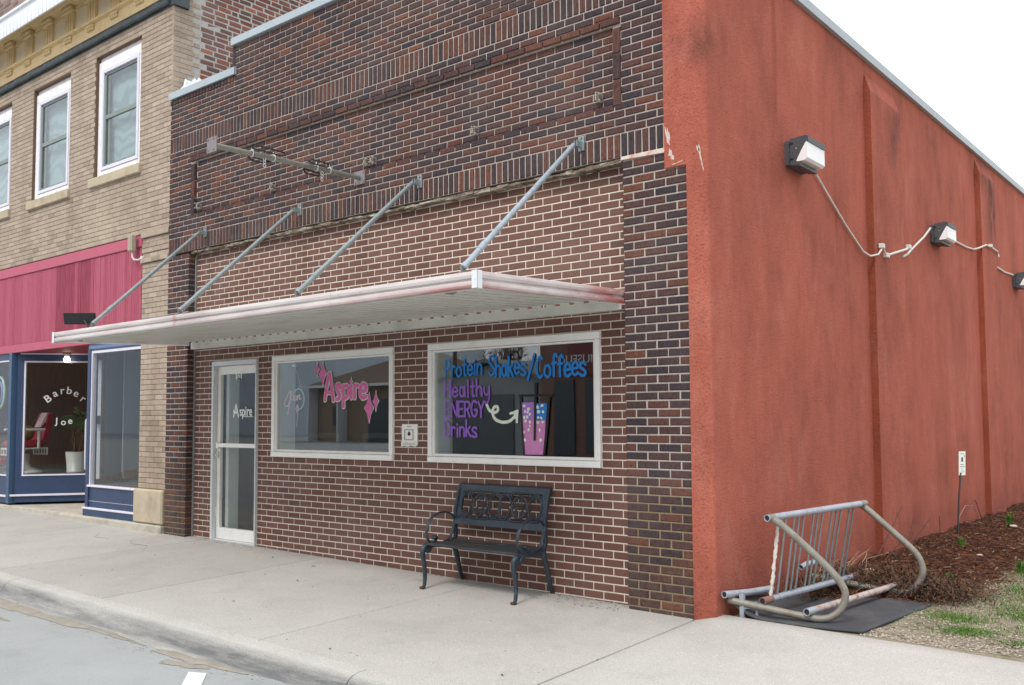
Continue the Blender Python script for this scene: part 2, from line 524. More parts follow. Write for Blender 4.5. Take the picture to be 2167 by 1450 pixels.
m_plaster = plain('interior_plaster', '#d0d8d4', .8, .05, 3, .04)
m_darkwall = plain('dim_interior_wall', '#34383a', .9, .15, 2, .05)  # colour darkened to stand in for the dim light away from the windows
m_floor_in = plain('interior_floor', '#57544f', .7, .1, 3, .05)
m_bluewall = plain('pale_blue_interior_paint', '#cad6e2', .8, .04, 3, .04)
m_oak = plain('varnished_oak', '#d0934a', .5, .15, 6, .1, 60, stretch=(3, 3, .4))
m_brownwall = plain('brown_panelling', '#8d7263', .8, .15, 6, .1, stretch=(8, 8, .4))
m_cable = plain('black_rubber_clip', '#22262a', .6, .1, 20, .05)
m_plate = plain('dull_steel_plate', '#8d8689', .55, .08, 20, .1, 90, .3)
m_ins = plain('white_porcelain', '#9f988b', .4, .1, 30, .1)

def flat(name, c, rough=.6, emit=0):
    m = bpy.data.materials.new(name); m.use_nodes = True
    b = m.node_tree.nodes['Principled BSDF']
    c = lin(c) if isinstance(c, str) else c
    b.inputs['Base Color'].default_value = c; b.inputs['Roughness'].default_value = rough
    if emit:
        b.inputs['Emission Color'].default_value = c; b.inputs['Emission Strength'].default_value = emit
    return m
def paint(name, c):
    return plain(name, c, .6, .10, 30, .25, 60)
m_p_blue = paint('blue_window_paint', '#1e80d0'); m_p_purple = paint('purple_window_paint', '#8f62c4'); m_p_pink = paint('pink_window_paint', '#d76aa6')
m_p_rose = paint('rose_window_paint', '#cf86bd'); m_p_white = paint('white_window_paint', '#e6ece4'); m_p_black = paint('black_window_paint', '#1b191c')
m_p_lilac = paint('lilac_window_paint', '#a678c8')

def _glass(name, tint=(.97, .985, .98, 1), ior=1.5, wav=0.0, wsc=1.5):
    m = bpy.data.materials.new(name); m.use_nodes = True
    t = m.node_tree; t.nodes.clear()
    o = t.nodes.new('ShaderNodeOutputMaterial'); mix = t.nodes.new('ShaderNodeMixShader')
    tr = t.nodes.new('ShaderNodeBsdfTransparent'); gl = t.nodes.new('ShaderNodeBsdfGlossy'); lw = t.nodes.new('ShaderNodeLayerWeight'); pw5 = t.nodes.new('ShaderNodeMath'); fr = t.nodes.new('ShaderNodeMapRange')
    tr.inputs[0].default_value = tint; gl.inputs['Roughness'].default_value = 0.0; gl.inputs[0].default_value = (.95, .97, 1, 1)
    f0 = ((ior - 1) / (ior + 1)) ** 2
    lw.inputs[0].default_value = .5; pw5.operation = 'POWER'; pw5.inputs[1].default_value = 5
    t.links.new(lw.outputs['Facing'], pw5.inputs[0]); t.links.new(pw5.outputs[0], fr.inputs[0]); fr.inputs[3].default_value = f0; fr.inputs[4].default_value = 1.0
    t.links.new(fr.outputs[0], mix.inputs[0]); t.links.new(tr.outputs[0], mix.inputs[1]); t.links.new(gl.outputs[0], mix.inputs[2]); t.links.new(mix.outputs[0], o.inputs[0])
    if wav:
        g = t.nodes.new('ShaderNodeNewGeometry'); nz = t.nodes.new('ShaderNodeTexNoise'); nz.inputs['Scale'].default_value = wsc; nz.inputs['Detail'].default_value = 1
        t.links.new(g.outputs['Position'], nz.inputs['Vector'])
        b = t.nodes.new('ShaderNodeBump'); b.inputs['Strength'].default_value = wav; b.inputs['Distance'].default_value = .02
        t.links.new(nz.outputs['Fac'], b.inputs['Height']); t.links.new(b.outputs[0], gl.inputs['Normal'])
    return m
m_glass = _glass('plate_glass', ior=1.95, wav=.04, wsc=.8)
m_glass_door = _glass('door_glass', ior=1.55, wav=.04, wsc=.8)
m_glass_1 = _glass('single_pane_glass', ior=1.42, wav=.04, wsc=.8)
m_glass_up = _glass('old_window_glass', (.85, .9, .9, 1), 1.6, .25, 3)

def _concrete(name, base, speck=.5, curb=False, sand=0, tint2=None):
    t = NT(name)
    c1 = lin(base)
    n = t.noise(.8, 6, .6)
    c = t.ramp(n, [(.25, mul(c1, .86)), (.5, c1), (.75, mul(c1, 1.07))])
    n2 = t.noise(85, 4, .7)
    c = t.mix(t.fr(n2, .53, .68, 0, speck), c, mul(c1, .5))
    n3 = t.noise(105, 3, .6)
    c = t.mix(t.fr(n3, .57, .68, 0, speck), c, (min(.9, c1[0] * 1.75),) * 3 + (1,))
    st = t.math('MULTIPLY', t.fr(t.noise(2.4, 7, .7), .52, .74), .4)
    c = t.mix(st, c, mul(c1, .68))
    sp = t.voro(7.0)
    c = t.mix(t.fr(sp.outputs['Distance'], .045, .02, 0, .6), c, lin('#4a443c'))
    if tint2:
        c = t.mix(t.math('MULTIPLY', t.fr(t.noise(1.3, 4, .6), .5, .62), .6), c, lin(tint2))
    if curb:
        yy = t.sep()[1]
        m = t.math('MULTIPLY', t.fr(yy, -2.50, -2.57), t.fr(yy, -2.72, -2.63))
        m = t.math('MULTIPLY', m, t.fr(t.noise(6, 8, .75, (.12, 1, 1)), .22, .6))
        c = t.mix(t.math('MULTIPLY', m, .85), c, lin('#575a60'))
    if tone_attr: c = t.mix(1.0, c, t.ramp(t.tone(), [(0, (.88, .87, .84, 1)), (1, (1.04, 1.04, 1.03, 1))]), 'MULTIPLY')
    nm = t.bump(t.noise(160, 3, .6), .35, .004)
    return t.out(c, .9, nm, 0, .3)
tone_attr = True
m_walk = _concrete('exposed_aggregate_concrete', '#b6b4b0', .55)
m_curb = _concrete('worn_curb_concrete', '#bebdba', .6, curb=True)
tone_attr = False
m_road = _concrete('pale_road_concrete', '#a2a5a6', .3)
m_sand = plain('damp_gutter_sand', '#9b958b', .95, .12, 9, .4, 200, dirt='#7d7569', dirt_amt=.4, dirt_scale=40)
m_line = plain('white_road_paint', '#e6e8e8', .8, .06, 20, .2, 120, dirt='#b4bbbf', dirt_amt=.6, dirt_scale=15)
m_joint = flat('dark_joint_filler', '#35322d', .95)

# ------------------------------------------------------------------ the setting: ground
def SWZ(x, y):
    """height of the pavement surface"""
    xx = max(-16.0, min(16.0, x))
    return .007 - .012 * xx + .025 * min(y, .3)
def RZ(x):
    xx = max(-16.0, min(16.0, x))
    return -.178 - .012 * xx

def sheet(name, xs, ys, zf, m, **k):
    b = MB(); nx, ny = len(xs), len(ys)
    pts = [(x, y, zf(x, y)) for y in ys for x in xs]
    b.faces(pts, [(j * nx + i, j * nx + i + 1, (j + 1) * nx + i + 1, (j + 1) * nx + i) for j in range(ny - 1) for i in range(nx - 1)], True)
    return b.build(name, m, **k)

m_earth = plain('dry_earth', '#8d8676', .95, .15, .4, .3, 20)
sheet('ground', [-600, -100, 0, 100, 600], [-600, -100, 0, 100, 600], lambda x, y: -.75, m_earth, kind='structure')
road = sheet('road', [-300, -16, 0, 16, 300], [-120, -34, -10, -2.62], lambda x, y: RZ(x), m_road, kind='structure')
lb = MB()
def quad_on_road(P, dz):
    lb.poly([(x, y, RZ(x) + dz) for x, y in P])
for k in range(1):
    ox = -3.0 * k
    quad_on_road([(3.196 + ox, -2.90), (3.325 + ox, -2.846), (7.36 + ox, -6.04), (7.22 + ox, -6.10)], .004)
lb.build('painted_bay_line', m_line, road)

SX = [-16.0, -10.6, -8.3, -6.0, -3.65, -1.3, .95, 3.25, 5.48, 8.2, 10.6, 13.2, 16.0]
walk = MB()
walk.box(-16, -2.4, -.45, 5.6, .1, -.25); walk.box(5.6, -2.4, -.45, 16, -.1, -.3)
sidewalk = walk.build('sidewalk', m_joint, kind='structure')
for i in range(len(SX) - 1):
    b = MB(); b.tone = [.9, .6, .45, .55, .75, .35, .8, .65, .9, .7, .8, .6][i]
    g = .008
    if i >= 8: continue
    x0, x1 = SX[i] + g, SX[i + 1] - g
    lift = .028 if i >= 8 else 0.0
    y0, y1 = -2.397, (.10 if i >= 8 else .0)
    if i <= 3: y1 = .15
    c = .006
    def zt(x, y): return SWZ(x, y) + lift * (1 if y > -2 else .3)
    low = [(x0, y0, -.3), (x1, y0, -.3), (x1, y1, -.3), (x0, y1, -.3)]
    mid = [(x, y, zt(x, y) - c) for x, y, _ in low]
    top = [(x0 + c, y0 + c), (x1 - c, y0 + c), (x1 - c, y1 - c), (x0 + c, y1 - c)]
    top = [(x, y, zt(x, y)) for x, y in top]
    b.faces(low + mid + top, [(0, 1, 5, 4), (1, 2, 6, 5), (2, 3, 7, 6), (3, 0, 4, 7), (4, 5, 9, 8), (5, 6, 10, 9), (6, 7, 11, 10), (7, 4, 8, 11), (8, 9, 10, 11)])
    b.build('slab', m_walk, sidewalk)
def LIFT(x, y):
    a = min(1, max(0, (x - 5.49) / .17)); f = min(1, max(0, (y + 1.6) / 1.4))
    return .042 * a * f
for i in range(8, len(SX) - 1):
    b = MB(); b.tone = [.9, .7, .8, .6][i - 8]
    x0, x1 = SX[i] + .008, SX[i + 1] - .008
    gx = sorted(set([x0, x0 + .006, x1 - .006, x1] + [x0 + (x1 - x0) * k / 10 for k in range(1, 10)] + ([5.52, 5.56, 5.60, 5.64, 5.68] if i == 8 else [])))
    ye = lambda x: .01 - .018 * (x - 5.66) + .006 * math.sin(x * 11) + .004 * math.sin(x * 31)
    gv = [0, .003, .1, .2, .3, .45, .6, .72, .84, .93, .997, 1]
    pts = []
    for v in gv:
        for x in gx:
            y = -2.397 + (ye(x) + 2.397) * v
            edge = .006 if (v in (0, 1) or x in (x0, x1)) else 0
            pts.append((x, y, SWZ(x, y) + LIFT(x, y) - edge))
    n = len(gx)
    b.faces(pts, [(j * n + k, j * n + k + 1, (j + 1) * n + k + 1, (j + 1) * n + k) for j in range(len(gv) - 1) for k in range(n - 1)], True)
    for row in (0, len(gv) - 1):
        top = pts[row * n:row * n + n]; bot = [(x, y, -.32) for x, y, _ in top]
        b.faces(top + bot, [(k, k + 1, n + k + 1, n + k) if row else (k, n + k, n + k + 1, k + 1) for k in range(n - 1)])
    for cidx in (0, n - 1):
        top = [pts[j * n + cidx] for j in range(len(gv))]; bot = [(x, y, -.32) for x, y, _ in top]; q = len(gv)
        b.faces(top + bot, [(k, k + 1, q + k + 1, q + k) for k in range(q - 1)])
    b.build('slab', m_walk, sidewalk)
# kerb: rolled profile along the street, cut into stones
kb = MB(); kb.box(-16, -2.6, -.6, 16, -2.41, -.4)
kerb = kb.build('kerb', m_joint, kind='structure')
KX = [-16, -13.0, -10.0, -6.9, -3.8, -.5, 1.05, 4.93, 8.0, 11.0, 16.0]
KX = [-16, -13.0, -10.0, -6.9, -3.8, -.62, 4.42, 9.0, 12.5, 16.0]
for i in range(len(KX) - 1):
    b = MB(); b.tone = R.random()
    n = 24
    prof = [(-2.403, 0), (-2.47, -.004), (-2.515, -.014), (-2.55, -.034), (-2.575, -.07), (-2.60, -.108), (-2.64, -.122), (-2.72, -.127), (-2.84, -.128), (-2.84, -.3), (-2.403, -.3)]
    xs = [KX[i] + .004 + (KX[i + 1] - KX[i] - .008) * k / n for k in range(n + 1)]
    pts = []
    for x in xs:
        base = SWZ(x, -2.4)
        for j, (y, dz) in enumerate(prof):
            wob = (math.sin(x * 3.1 + j) * .002 + math.sin(x * 7.7) * .002) if 1 < j < 8 else 0
            pts.append((x, y + wob, base + dz + wob))
    m_ = len(prof)
    F = [(k * m_ + j, k * m_ + j + 1, (k + 1) * m_ + j + 1, (k + 1) * m_ + j) for k in range(n) for j in range(m_ - 1)]
    b.faces(pts, F, True)
    b.faces(pts[:m_], [tuple(range(m_))]); b.faces(pts[-m_:], [tuple(range(m_))[::-1]])
    b.build('kerb_stone', m_curb, kerb)
# sand washed into the gutter
def irregular(cx, cy, rx, ry, rot, n=26, jag=.35, seed=0):
    rr = random.Random(seed); P = []
    ph = [rr.uniform(0, 6.28) for _ in range(4)]
    for i in range(n):
        a = 2 * PI * i / n
        k = 1 + jag * (.5 * math.sin(2 * a + ph[0]) + .3 * math.sin(3 * a + ph[1]) + .25 * math.sin(5 * a + ph[2]) + .2 * math.sin(9 * a + ph[3]))
        x, y = rx * k * math.cos(a), ry * k * math.sin(a)
        P.append((cx + x * math.cos(rot) - y * math.sin(rot), cy + x * math.sin(rot) + y * math.cos(rot)))
    return P
sb = MB()
for cx, cy, rx, ry, rot, sd_ in ((-.35, -2.77, .75, .10, -.03, 1), (.9, -2.75, .9, .06, .02, 2), (1.7, -2.73, .45, .03, .02, 3), (2.95, -2.72, .42, .06, .05, 4), (3.0, -2.83, .2, .05, .3, 9), (.45, -3.16, .33, .035, .05, 5), (-.15, -3.12, .12, .02, 0, 6), (.3, -3.04, .3, .018, .04, 7), (-2.3, -2.75, .9, .09, 0, 8)):
    P = irregular(cx, cy, rx, ry, rot, 90, .45, sd_)
    P = [(x + R.uniform(-.004, .004), y + R.uniform(-.003, .003)) for x, y in P]
    n = len(P)
    z = lambda x, y: (max(RZ(x), SWZ(x, -2.4) - .127) if y > -2.84 else RZ(x)) + .0035
    ctr = (cx, cy, z(cx, cy) + .004)
    inner = [(cx + (x - cx) * .8, cy + (y - cy) * .8) for x, y in P]
    sb.faces([(x, y, z(x, y)) for x, y in P] + [(x, y, z(x, y) + .003) for x, y in inner] + [ctr],
             [(i, (i + 1) % n, n + (i + 1) % n, n + i) for i in range(n)] + [(n + i, n + (i + 1) % n, 2 * n) for i in range(n)], True)
for i in range(160):
    x = R.uniform(-1.2, 3.6); y = -2.76 - abs(R.gauss(0, .09)) + R.uniform(-.02, .03)
    rad = R.uniform(.003, .008)
    zz = (max(RZ(x), SWZ(x, -2.4) - .127) if y > -2.84 else RZ(x)) + .003
    sb.poly([(x + rad * R.uniform(.6, 2.2) * math.cos(a), y + rad * R.uniform(.5, .9) * math.sin(a), zz) for a in (0, 1.05, 2.1, 3.14, 4.2, 5.2)])
sb.build('gutter_sand', m_sand, kind='stuff')

# gravel lot beside the shop
def _lot():
    t = NT('gravel_and_soil')
    n = t.noise(1.2, 6, .65)
    c = t.ramp(n, [(.3, lin('#8d8272')), (.5, lin('#a59a88')), (.7, lin('#b5ab9a'))])
    v = t.voro(55)
    c = t.mix(t.fr(v.outputs['Color'], 0, 1, 0, .5), c, lin('#6e6455'))
    c = t.mix(t.fr(t.noise(140, 3, .6), .55, .7, 0, .5), c, lin('#c8c0b2'))
    n2 = t.noise(90, 4, .7)
    c = t.mix(t.fr(n2, .5, .72, 0, .6), c, lin('#5e5446'))
    g = t.math('MULTIPLY', t.fr(t.noise(2.1, 6, .7), .5, .66), .6)
    c = t.mix(g, c, lin('#5d6a33'))
    return t.out(c, .96, t.bump(t.noise(60, 5, .7), .8, .02), 0, .2)
m_lot = _lot()
def LZ(x, y):
    f = min(1, max(0, (y + .1) / .4))
    return -.064 * (1 - f) + f * (-.052 + .012 * math.sin(x * 5 + y * 3) * math.sin(y * 4.3))
xs = [5.3 + .12 * i for i in range(40)] + [11, 13, 20, 60, 300]
ys = [-.12 + .12 * i for i in range(62)] + [7.6, 8.2, 9, 10, 12, 15, 20, 60, 400]
sheet('gravel_ground', xs, ys, LZ, m_lot, kind='structure')

# ------------------------------------------------------------------ bricks
H, BW, J0 = .0677, .2032, .98
_bm = {}
def brick_mesh(mat, w, h, depth, var, rough):
    key = (mat.name, round(w, 2), round(h, 2), round(depth, 2), var, rough)
    if key in _bm: return _bm[key]
    rr = random.Random(hash(key[1:5]) % 9999 + var * 31)
    b = MB(); b.tone = (var + .5) / NVAR if var < NVAR else .5
    brick_shape(b, 0, 0, 0, w, h, depth, rr, rough, 0)
    me = b.mesh('brick'); me.materials.append(mat)
    _bm[key] = me
    return me
NVAR = 14
def brick_shape(b, x, y, z, w, h, d, rr, rough, rot):
    c = .004 + rough
    j = lambda: rr.uniform(-rough, rough) * .8
    hw, hh = w / 2, h / 2
    outer = [(-hw + j() * .5, c * .8, -hh + j() * .5), (hw + j() * .5, c * .8, -hh + j() * .5), (hw + j() * .5, c * .8, hh + j() * .5), (-hw + j() * .5, c * .8, hh + j() * .5)]
    front = [(-hw + c + j(), j(), -hh + c + j()), (hw - c + j(), j(), -hh + c + j()), (hw - c + j(), j(), hh - c + j()), (-hw + c + j(), j(), hh - c + j())]
    back = [(p[0], d, p[2]) for p in outer]
    cs, sn = math.cos(rot), math.sin(rot)
    pts = [(x + p[0] * cs - p[1] * sn, y + p[0] * sn + p[1] * cs, z + p[2]) for p in front + outer + back]
    F = [(0, 1, 2, 3)]
    for i in range(4):
        k = (i + 1) % 4
        F.append((4 + i, 4 + k, k, i)); F.append((8 + i, 8 + k, 4 + k, 4 + i))
    b.faces(pts, F)

class Wall:
    """collects bricks; the ones that show largest become objects, the rest one joined mesh"""
    def __init__(s, mat, rough=.0012, depth=.03):
        s.L = []; s.mat = mat; s.rough = rough; s.depth = depth
    def add(s, x, y, z, w, h, rot=0.0, tone=None, depth=None):
        if w < .02 or h < .015: return
        s.L.append((x, y, z, w, h, rot, R.random() if tone is None else tone, depth or s.depth))
    def emit(s, parent, n=300):
        def area(q):
            p = pr(q[:3])
            if not p or not (-20 < p[0] < PW + 20 and -20 < p[1] < PH + 20): return 0
            # facing of the brick: front normal
            nx, ny = math.sin(q[5]), -math.cos(q[5])
            d = (CAM - Vector(q[:3])); 
            cosv = max(0, (d.x * nx + d.y * ny) / d.length)
            return q[3] * q[4] * cosv / p[2] ** 2
        s.L.sort(key=area, reverse=True)
        for q in s.L[:n]:
            var = min(NVAR - 1, int(q[6] * NVAR))
            me = brick_mesh(s.mat, q[3], q[4], q[7], var, s.rough)
            inst(me, 'brick', q[:3], parent, q[5])
        rest = s.L[n:]
        if rest:
            b = MB()
            for q in rest:
                b.tone = q[6]
                brick_shape(b, q[0], q[1], q[2], q[3], q[4], q[7], R, s.rough, q[5])
            b.build('brickwork', s.mat, parent, kind='stuff')

def cut(iv, holes):
    out = [iv]
    for a, b in holes:
        nx = []
        for p, q in out:
            if b <= p or a >= q: nx.append((p, q)); continue
            if a > p: nx.append((p, a))
            if b < q: nx.append((b, q))
        out = nx
    return out

def course(wall, x0, x1, z0, h, off, y, joint=.011, depth=None, flip=None, minw=.035, tones=None):
    """one row of stretchers between x0 and x1; off shifts the joints; flip(x)->position mapping for other facings"""
    k = math.floor((x0 - off) / BW) - 1
    while True:
        a = off + k * BW; b_ = a + BW
        k += 1
        if a >= x1 - .01: break
        a2, b2 = max(a, x0), min(b_, x1)
        if b2 - a2 < minw: continue
        l = a2 + (joint / 2 if a >= x0 - .002 else 0.0)
        r = b2 - (joint / 2 if b_ <= x1 + .002 else 0.0)
        cx, wd = (l + r) / 2, r - l
        if wd < .03: continue
        t = tones() if tones else None
        if flip:
            px, py, rot = flip(cx)
            wall.add(px, py, z0 + h / 2, wd, h - joint, rot, t, depth)
        else:
            wall.add(cx, y, z0 + h / 2, wd, h - joint, 0, t, depth)

def backing(b, x0, x1, z0, z1, y0, y1, holes=()):
    """wall slab between y0 and y1 with rectangular openings (x0, x1, z0, z1)"""
    zs = sorted(set([z0, z1] + [h[2] for h in holes if z0 < h[2] < z1] + [h[3] for h in holes if z0 < h[3] < z1]))
    for a, c in zip(zs[:-1], zs[1:]):
        zm = (a + c) / 2
        for p, q in cut((x0, x1), [(h[0], h[1]) for h in holes if h[2] < zm < h[3]]):
            b.box(p, y0, a, q, y1, c)

# ------------------------------------------------------------------ the shop
shop = empty('shop_building', (1.8, 6, 0), 'single storey dark brick shop with terracotta stucco side wall and two hand painted windows', 'shop building')
WINS = [(0.0, 2.03, 1.047, 2.19), (2.53, 4.57, 1.047, 2.19)]
DOOR = (-1.215, -.285, -.3, 2.18)
HO = WINS + [DOOR]
b = MB(); backing(b, -1.63, 4.88, -.3, 3.60, .005, .12, HO)
infill = b.build('infill_wall', m_mort_l, shop)
W1 = Wall(m_infill, .0006, .02)
def tone_inf():
    return min(.99, max(0, R.gauss(.45, .2)))
for k in range(-17, 38):
    z0 = J0 + k * H
    holes = [(h[0] - .004, h[1] + .004) for h in HO if h[2] < z0 + H / 2 < h[3]]
    off = 0.0 if k % 2 == 0 else BW / 2
    for p, q in cut((-1.62, 4.872), holes):
        course(W1, p, q, z0, H, off, 0, .011, tones=tone_inf)
W1.emit(infill, 300)

# dark brick piers and upper front
FY = -.10
pierW = Wall(m_dark, .0022, .085)
b = MB()
b.box(-2.135, FY + .007, -.3, -1.658, .11, 3.56)
pl = b.build('brick_pier', m_mort_p, shop)
for k in range(-18, 38):
    z0 = J0 + .02 + k * H
    off = -2.14 if k % 2 == 0 else -2.14 + BW / 2
    course(pierW, -2.14, -1.65, z0, H, off, FY, .012, .104)
pierW.emit(pl, 90)
pierR = Wall(m_dark, .0022, .085)
b = MB(); b.box(4.882, FY + .007, -.3, 5.47, .11, 3.43); b.box(4.882, FY + .007, 3.43, 5.285, .11, 3.57)
pr_ = b.build('brick_pier', m_mort_p, shop)
for k in range(-18, 38):
    z0 = J0 + .01 + k * H
    off = 4.876 if k % 2 == 0 else 4.876 + BW / 2
    course(pierR, 4.876, 5.475 if z0 < 3.39 else 5.283, z0, H, off, FY, .012, .09)
pierR.emit(pr_, 170)

PAN = (-1.55, 4.80, 4.04, 4.72)
b = MB()
backing(b, -2.135, 5.30, 3.603, 5.55, FY + .008, .12, [PAN])
b.box(-1.56, FY + .036, 4.03, 4.81, .12, 4.73)
b.box(-2.135, FY + .008, 5.55, -.69, .12, 5.62)
b.box(-.69, FY + .008, 5.55, 4.2, .12, 5.985)
b.box(4.2, FY + .008, 5.55, 5.30, .12, 5.62)
upper = b.build('upper_front', m_mort_d, shop)
W2 = Wall(m_dark, .0022, .05)
def soldiers(z0, x0, x1, y=FY, pitch=.0677, hh=.2):
    n = int((x1 - x0) / pitch)
    for i in range(n):
        W2.add(x0 + (i + .5) * (x1 - x0) / n, y, z0 + hh / 2, (x1 - x0) / n - .013, hh - .013)
soldiers(3.60, -2.14, 5.27)
hh = (4.92 - 3.80) / 17
for k in range(17):
    z0 = 3.80 + k * hh
    zc = z0 + hh / 2
    off = 0 if k % 2 == 0 else BW / 2
    if 4.04 < zc < 4.72:
        course(W2, -2.14, -1.625, z0, hh, off - 2.14, FY, .0118)
        course(W2, -1.545, 4.795, z0, hh, off, FY + .028, .0118)
        course(W2, 4.875, 5.283, z0, hh, 4.875 + off, FY, .0118)
    elif 4.70 < zc < 4.80:
        course(W2, -2.14, -1.625, z0, hh, off - 2.14, FY, .0118)
        course(W2, -1.62, 4.87, z0, hh, off, FY - .016, .0118)
        course(W2, 4.875, 5.283, z0, hh, 4.875 + off, FY, .0118)
    else:
        course(W2, -2.14, 5.283, z0, hh, off + .03, FY, .0118)
for x in (-1.585, 4.835):
    for i in range(3):
        W2.add(x, FY - .006, 4.04 + .105 + .222 * i, .076, .212, depth=.06)
soldiers(4.92, -2.14, 5.27)
h3 = (5.55 - 5.12) / 7
for k in range(7):
    course(W2, -2.14, 5.283, 5.12 + k * h3, h3, 0 if k % 2 else BW / 2, FY, .0118)
for k in range(6):
    z0 = 5.55 + k * .072
    course(W2, -.69, 4.2, z0, .072, 0 if k % 2 else BW / 2, FY, .0118)
n = int(1.44 / .068)
for i in range(n):
    W2.add(-2.14 + (i + .5) * .0686, FY - .012, 5.585, .055, .058)
    W2.add(4.2 + (i + .5) * .0515, FY - .012, 5.585, .04, .058)
W2.emit(upper, 300)

# rotten wood lintel below the soldier course, mortar ledge on the pier
b = MB()
n = 90
for i in range(n):
    x0 = -1.62 + i * 6.49 / n; x1 = x0 + 6.49 / n
    d0 = FY + .004 + R.uniform(-.006, .010); zz = 3.556 + R.uniform(-.006, .006) + .005 * math.sin(i * .35); zt_ = 3.582 + R.uniform(-.008, .006) + .004 * math.sin(i * .21 + 1)
    b.hexa([(x0, d0, zz), (x1, d0 + R.uniform(-.003, .003), zz + R.uniform(-.004, .004)), (x1, .1, zz), (x0, .1, zz), (x0, d0 + .004, zt_), (x1, d0 + .004, zt_), (x1, .1, 3.583), (x0, .1, 3.583)])
b.build('wood_lintel', m_lintel, shop)
b = MB(); b.hexa([(4.87, FY - .014, 3.572), (5.285, FY - .012, 3.560), (5.285, FY + .02, 3.56), (4.87, FY + .02, 3.57), (4.87, FY - .006, 3.60), (5.285, FY - .006, 3.60), (5.285, FY + .02, 3.60), (4.87, FY + .02, 3.60)])
b.build('mortar_ledge', m_bare, shop)

# grey sealant line between left pier and infill
b = MB(); b.box(-1.648, -.012, -.02, -1.622, .02, 3.55)
b.build('joint_sealant', plain('grey_sealant', '#8b8b8c', .8, .2, 20, .3, 60, dirt='#3c3a3a', dirt_amt=.6, dirt_scale=20), shop)

# copings
def coping(name, x0, x1, z):
    b = MB()
    b.prism([(FY - .035, z), (FY - .037, z + .085), (FY - .02, z + .098), (.14, z + .11), (.16, z + .02), (.15, z + .02), (.13, z + .012), (FY - .028, z + .004)], 'x', x0, x1)
    b.build(name, m_coping, shop)
coping('coping', -2.14, -.655, 5.625); coping('coping', -.73, 1.3, 5.99); coping('coping', 1.304, 4.24, 5.99); coping('coping', 4.17, 5.70, 5.625)
b = MB(); b.box(-.735, FY - .002, 5.62, -.69, .12, 5.985)
b.build('step_return', m_dark, shop)
# crumpled flashing at the left end
b = MB()
rr = random.Random(3)
for i in range(9):
    x = -2.12 + i * .03
    b.tube([(x, -.05 + rr.uniform(0, .1), 5.72), (x + rr.uniform(-.02, .06), .05 + rr.uniform(0, .1), 5.8 + rr.uniform(0, .12)), (x + rr.uniform(0, .12), .12 + rr.uniform(0, .2), 5.78 + rr.uniform(-.03, .08))], [.02, .045, .015], 5)
b.build('torn_flashing', m_flash, shop)

# stucco side wall with corner return, three buttress strips
SWX = 5.665
b = MB()
prof_z = [-.35, 0.5, 1.2, 2.0, 2.8, 3.43]
def corner(z0, z1, xin):
    c = .022
    pts = [(xin, FY - .012), (SWX - c, FY - .012), (SWX - c * .35, FY - .012 + c * .25), (SWX, FY - .012 + c), (SWX, .35), (xin, .35)]
    b.prism(pts, 'z', z0, z1)
corner(-.35, 3.43, 5.478); corner(3.43, 5.62, 5.283)
b.box(5.30, .35, -.35, SWX, 25, 5.29)
sw = b.build('stucco_wall', m_stucco, shop)
for k, (y0, y1, zt) in enumerate(((3.40, 4.40, 4.93), (8.05, 8.95, 5.0), (12.7, 13.6, 5.0))):
    d = .075
    P = [(SWX - .01, y0), (SWX + d, y0 + .006), (SWX + d, y1), (SWX - .01, y1)]
    q = MB()
    pts = [(x, y, -.3) for x, y in P] + [(x, y, zt) for x, y in P] + [(SWX - .01, y0 + .05, zt + .24), (SWX - .01, y1, zt + .24)]
    q.faces(pts, [(1, 2, 6, 5), (2, 3, 7, 6), (5, 6, 9, 8)])
    bt = q.build('buttress', m_stucco, shop)
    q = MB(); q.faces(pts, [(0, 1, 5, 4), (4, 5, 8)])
    q.build('buttress_side', m_stucco_dk, bt)  # street-facing side in a darker tone of the stucco
# bare patches where the stucco has come off, on the front return
for cx, cz, rx, rz, s_ in ((5.318, 3.68, .012, .085, 4), (5.345, 3.53, .02, .035, 5), (5.605, 3.47, .010, .07, 6), (5.585, 3.53, .008, .03, 7), (5.40, 3.455, .035, .006, 8)):
    q = MB()
    P = irregular(cx, cz, rx, rz, .2, 34, .75, s_)
    q.plate(P, FY - .0135, .003)
    q.build('bare_patch', m_bare, sw)
def coping_y(y0, y1):
    b = MB()
    b.prism([(SWX + .045, 5.285), (SWX + .047, 5.375), (SWX + .03, 5.388), (5.30, 5.40), (5.28, 5.30), (5.30, 5.295)], 'y', y0, y1)
    b.build('coping', m_coping, shop)
ys = [.13, 2.35, 5.4, 8.44, 11.5, 14.5, 17.5, 21, 25.05]
for a, c in zip(ys[:-1], ys[1:]): coping_y(a + .002, c - .002)
b = MB(); b.box(-2.13, .125, 4.95, 5.30, 25, 5.05)
b.build('flat_roof', m_tar, shop)
b = MB(); b.box(-2.13, 24.8, -.3, 5.3, 25, 4.95); b.box(-2.13, .13, -.3, -2.0, 24.8, 4.95)
b.build('rear_wall', m_mort_d, shop)

# interior
b = MB()
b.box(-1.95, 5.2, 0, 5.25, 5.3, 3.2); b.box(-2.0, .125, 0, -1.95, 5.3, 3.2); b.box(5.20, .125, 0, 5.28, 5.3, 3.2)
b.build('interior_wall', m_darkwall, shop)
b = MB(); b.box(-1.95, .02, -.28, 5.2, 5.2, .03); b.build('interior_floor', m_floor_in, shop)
b = MB(); b.box(-1.95, .125, 3.0, 5.2, 5.2, 3.05); b.build('interior_ceiling', m_darkwall, shop)

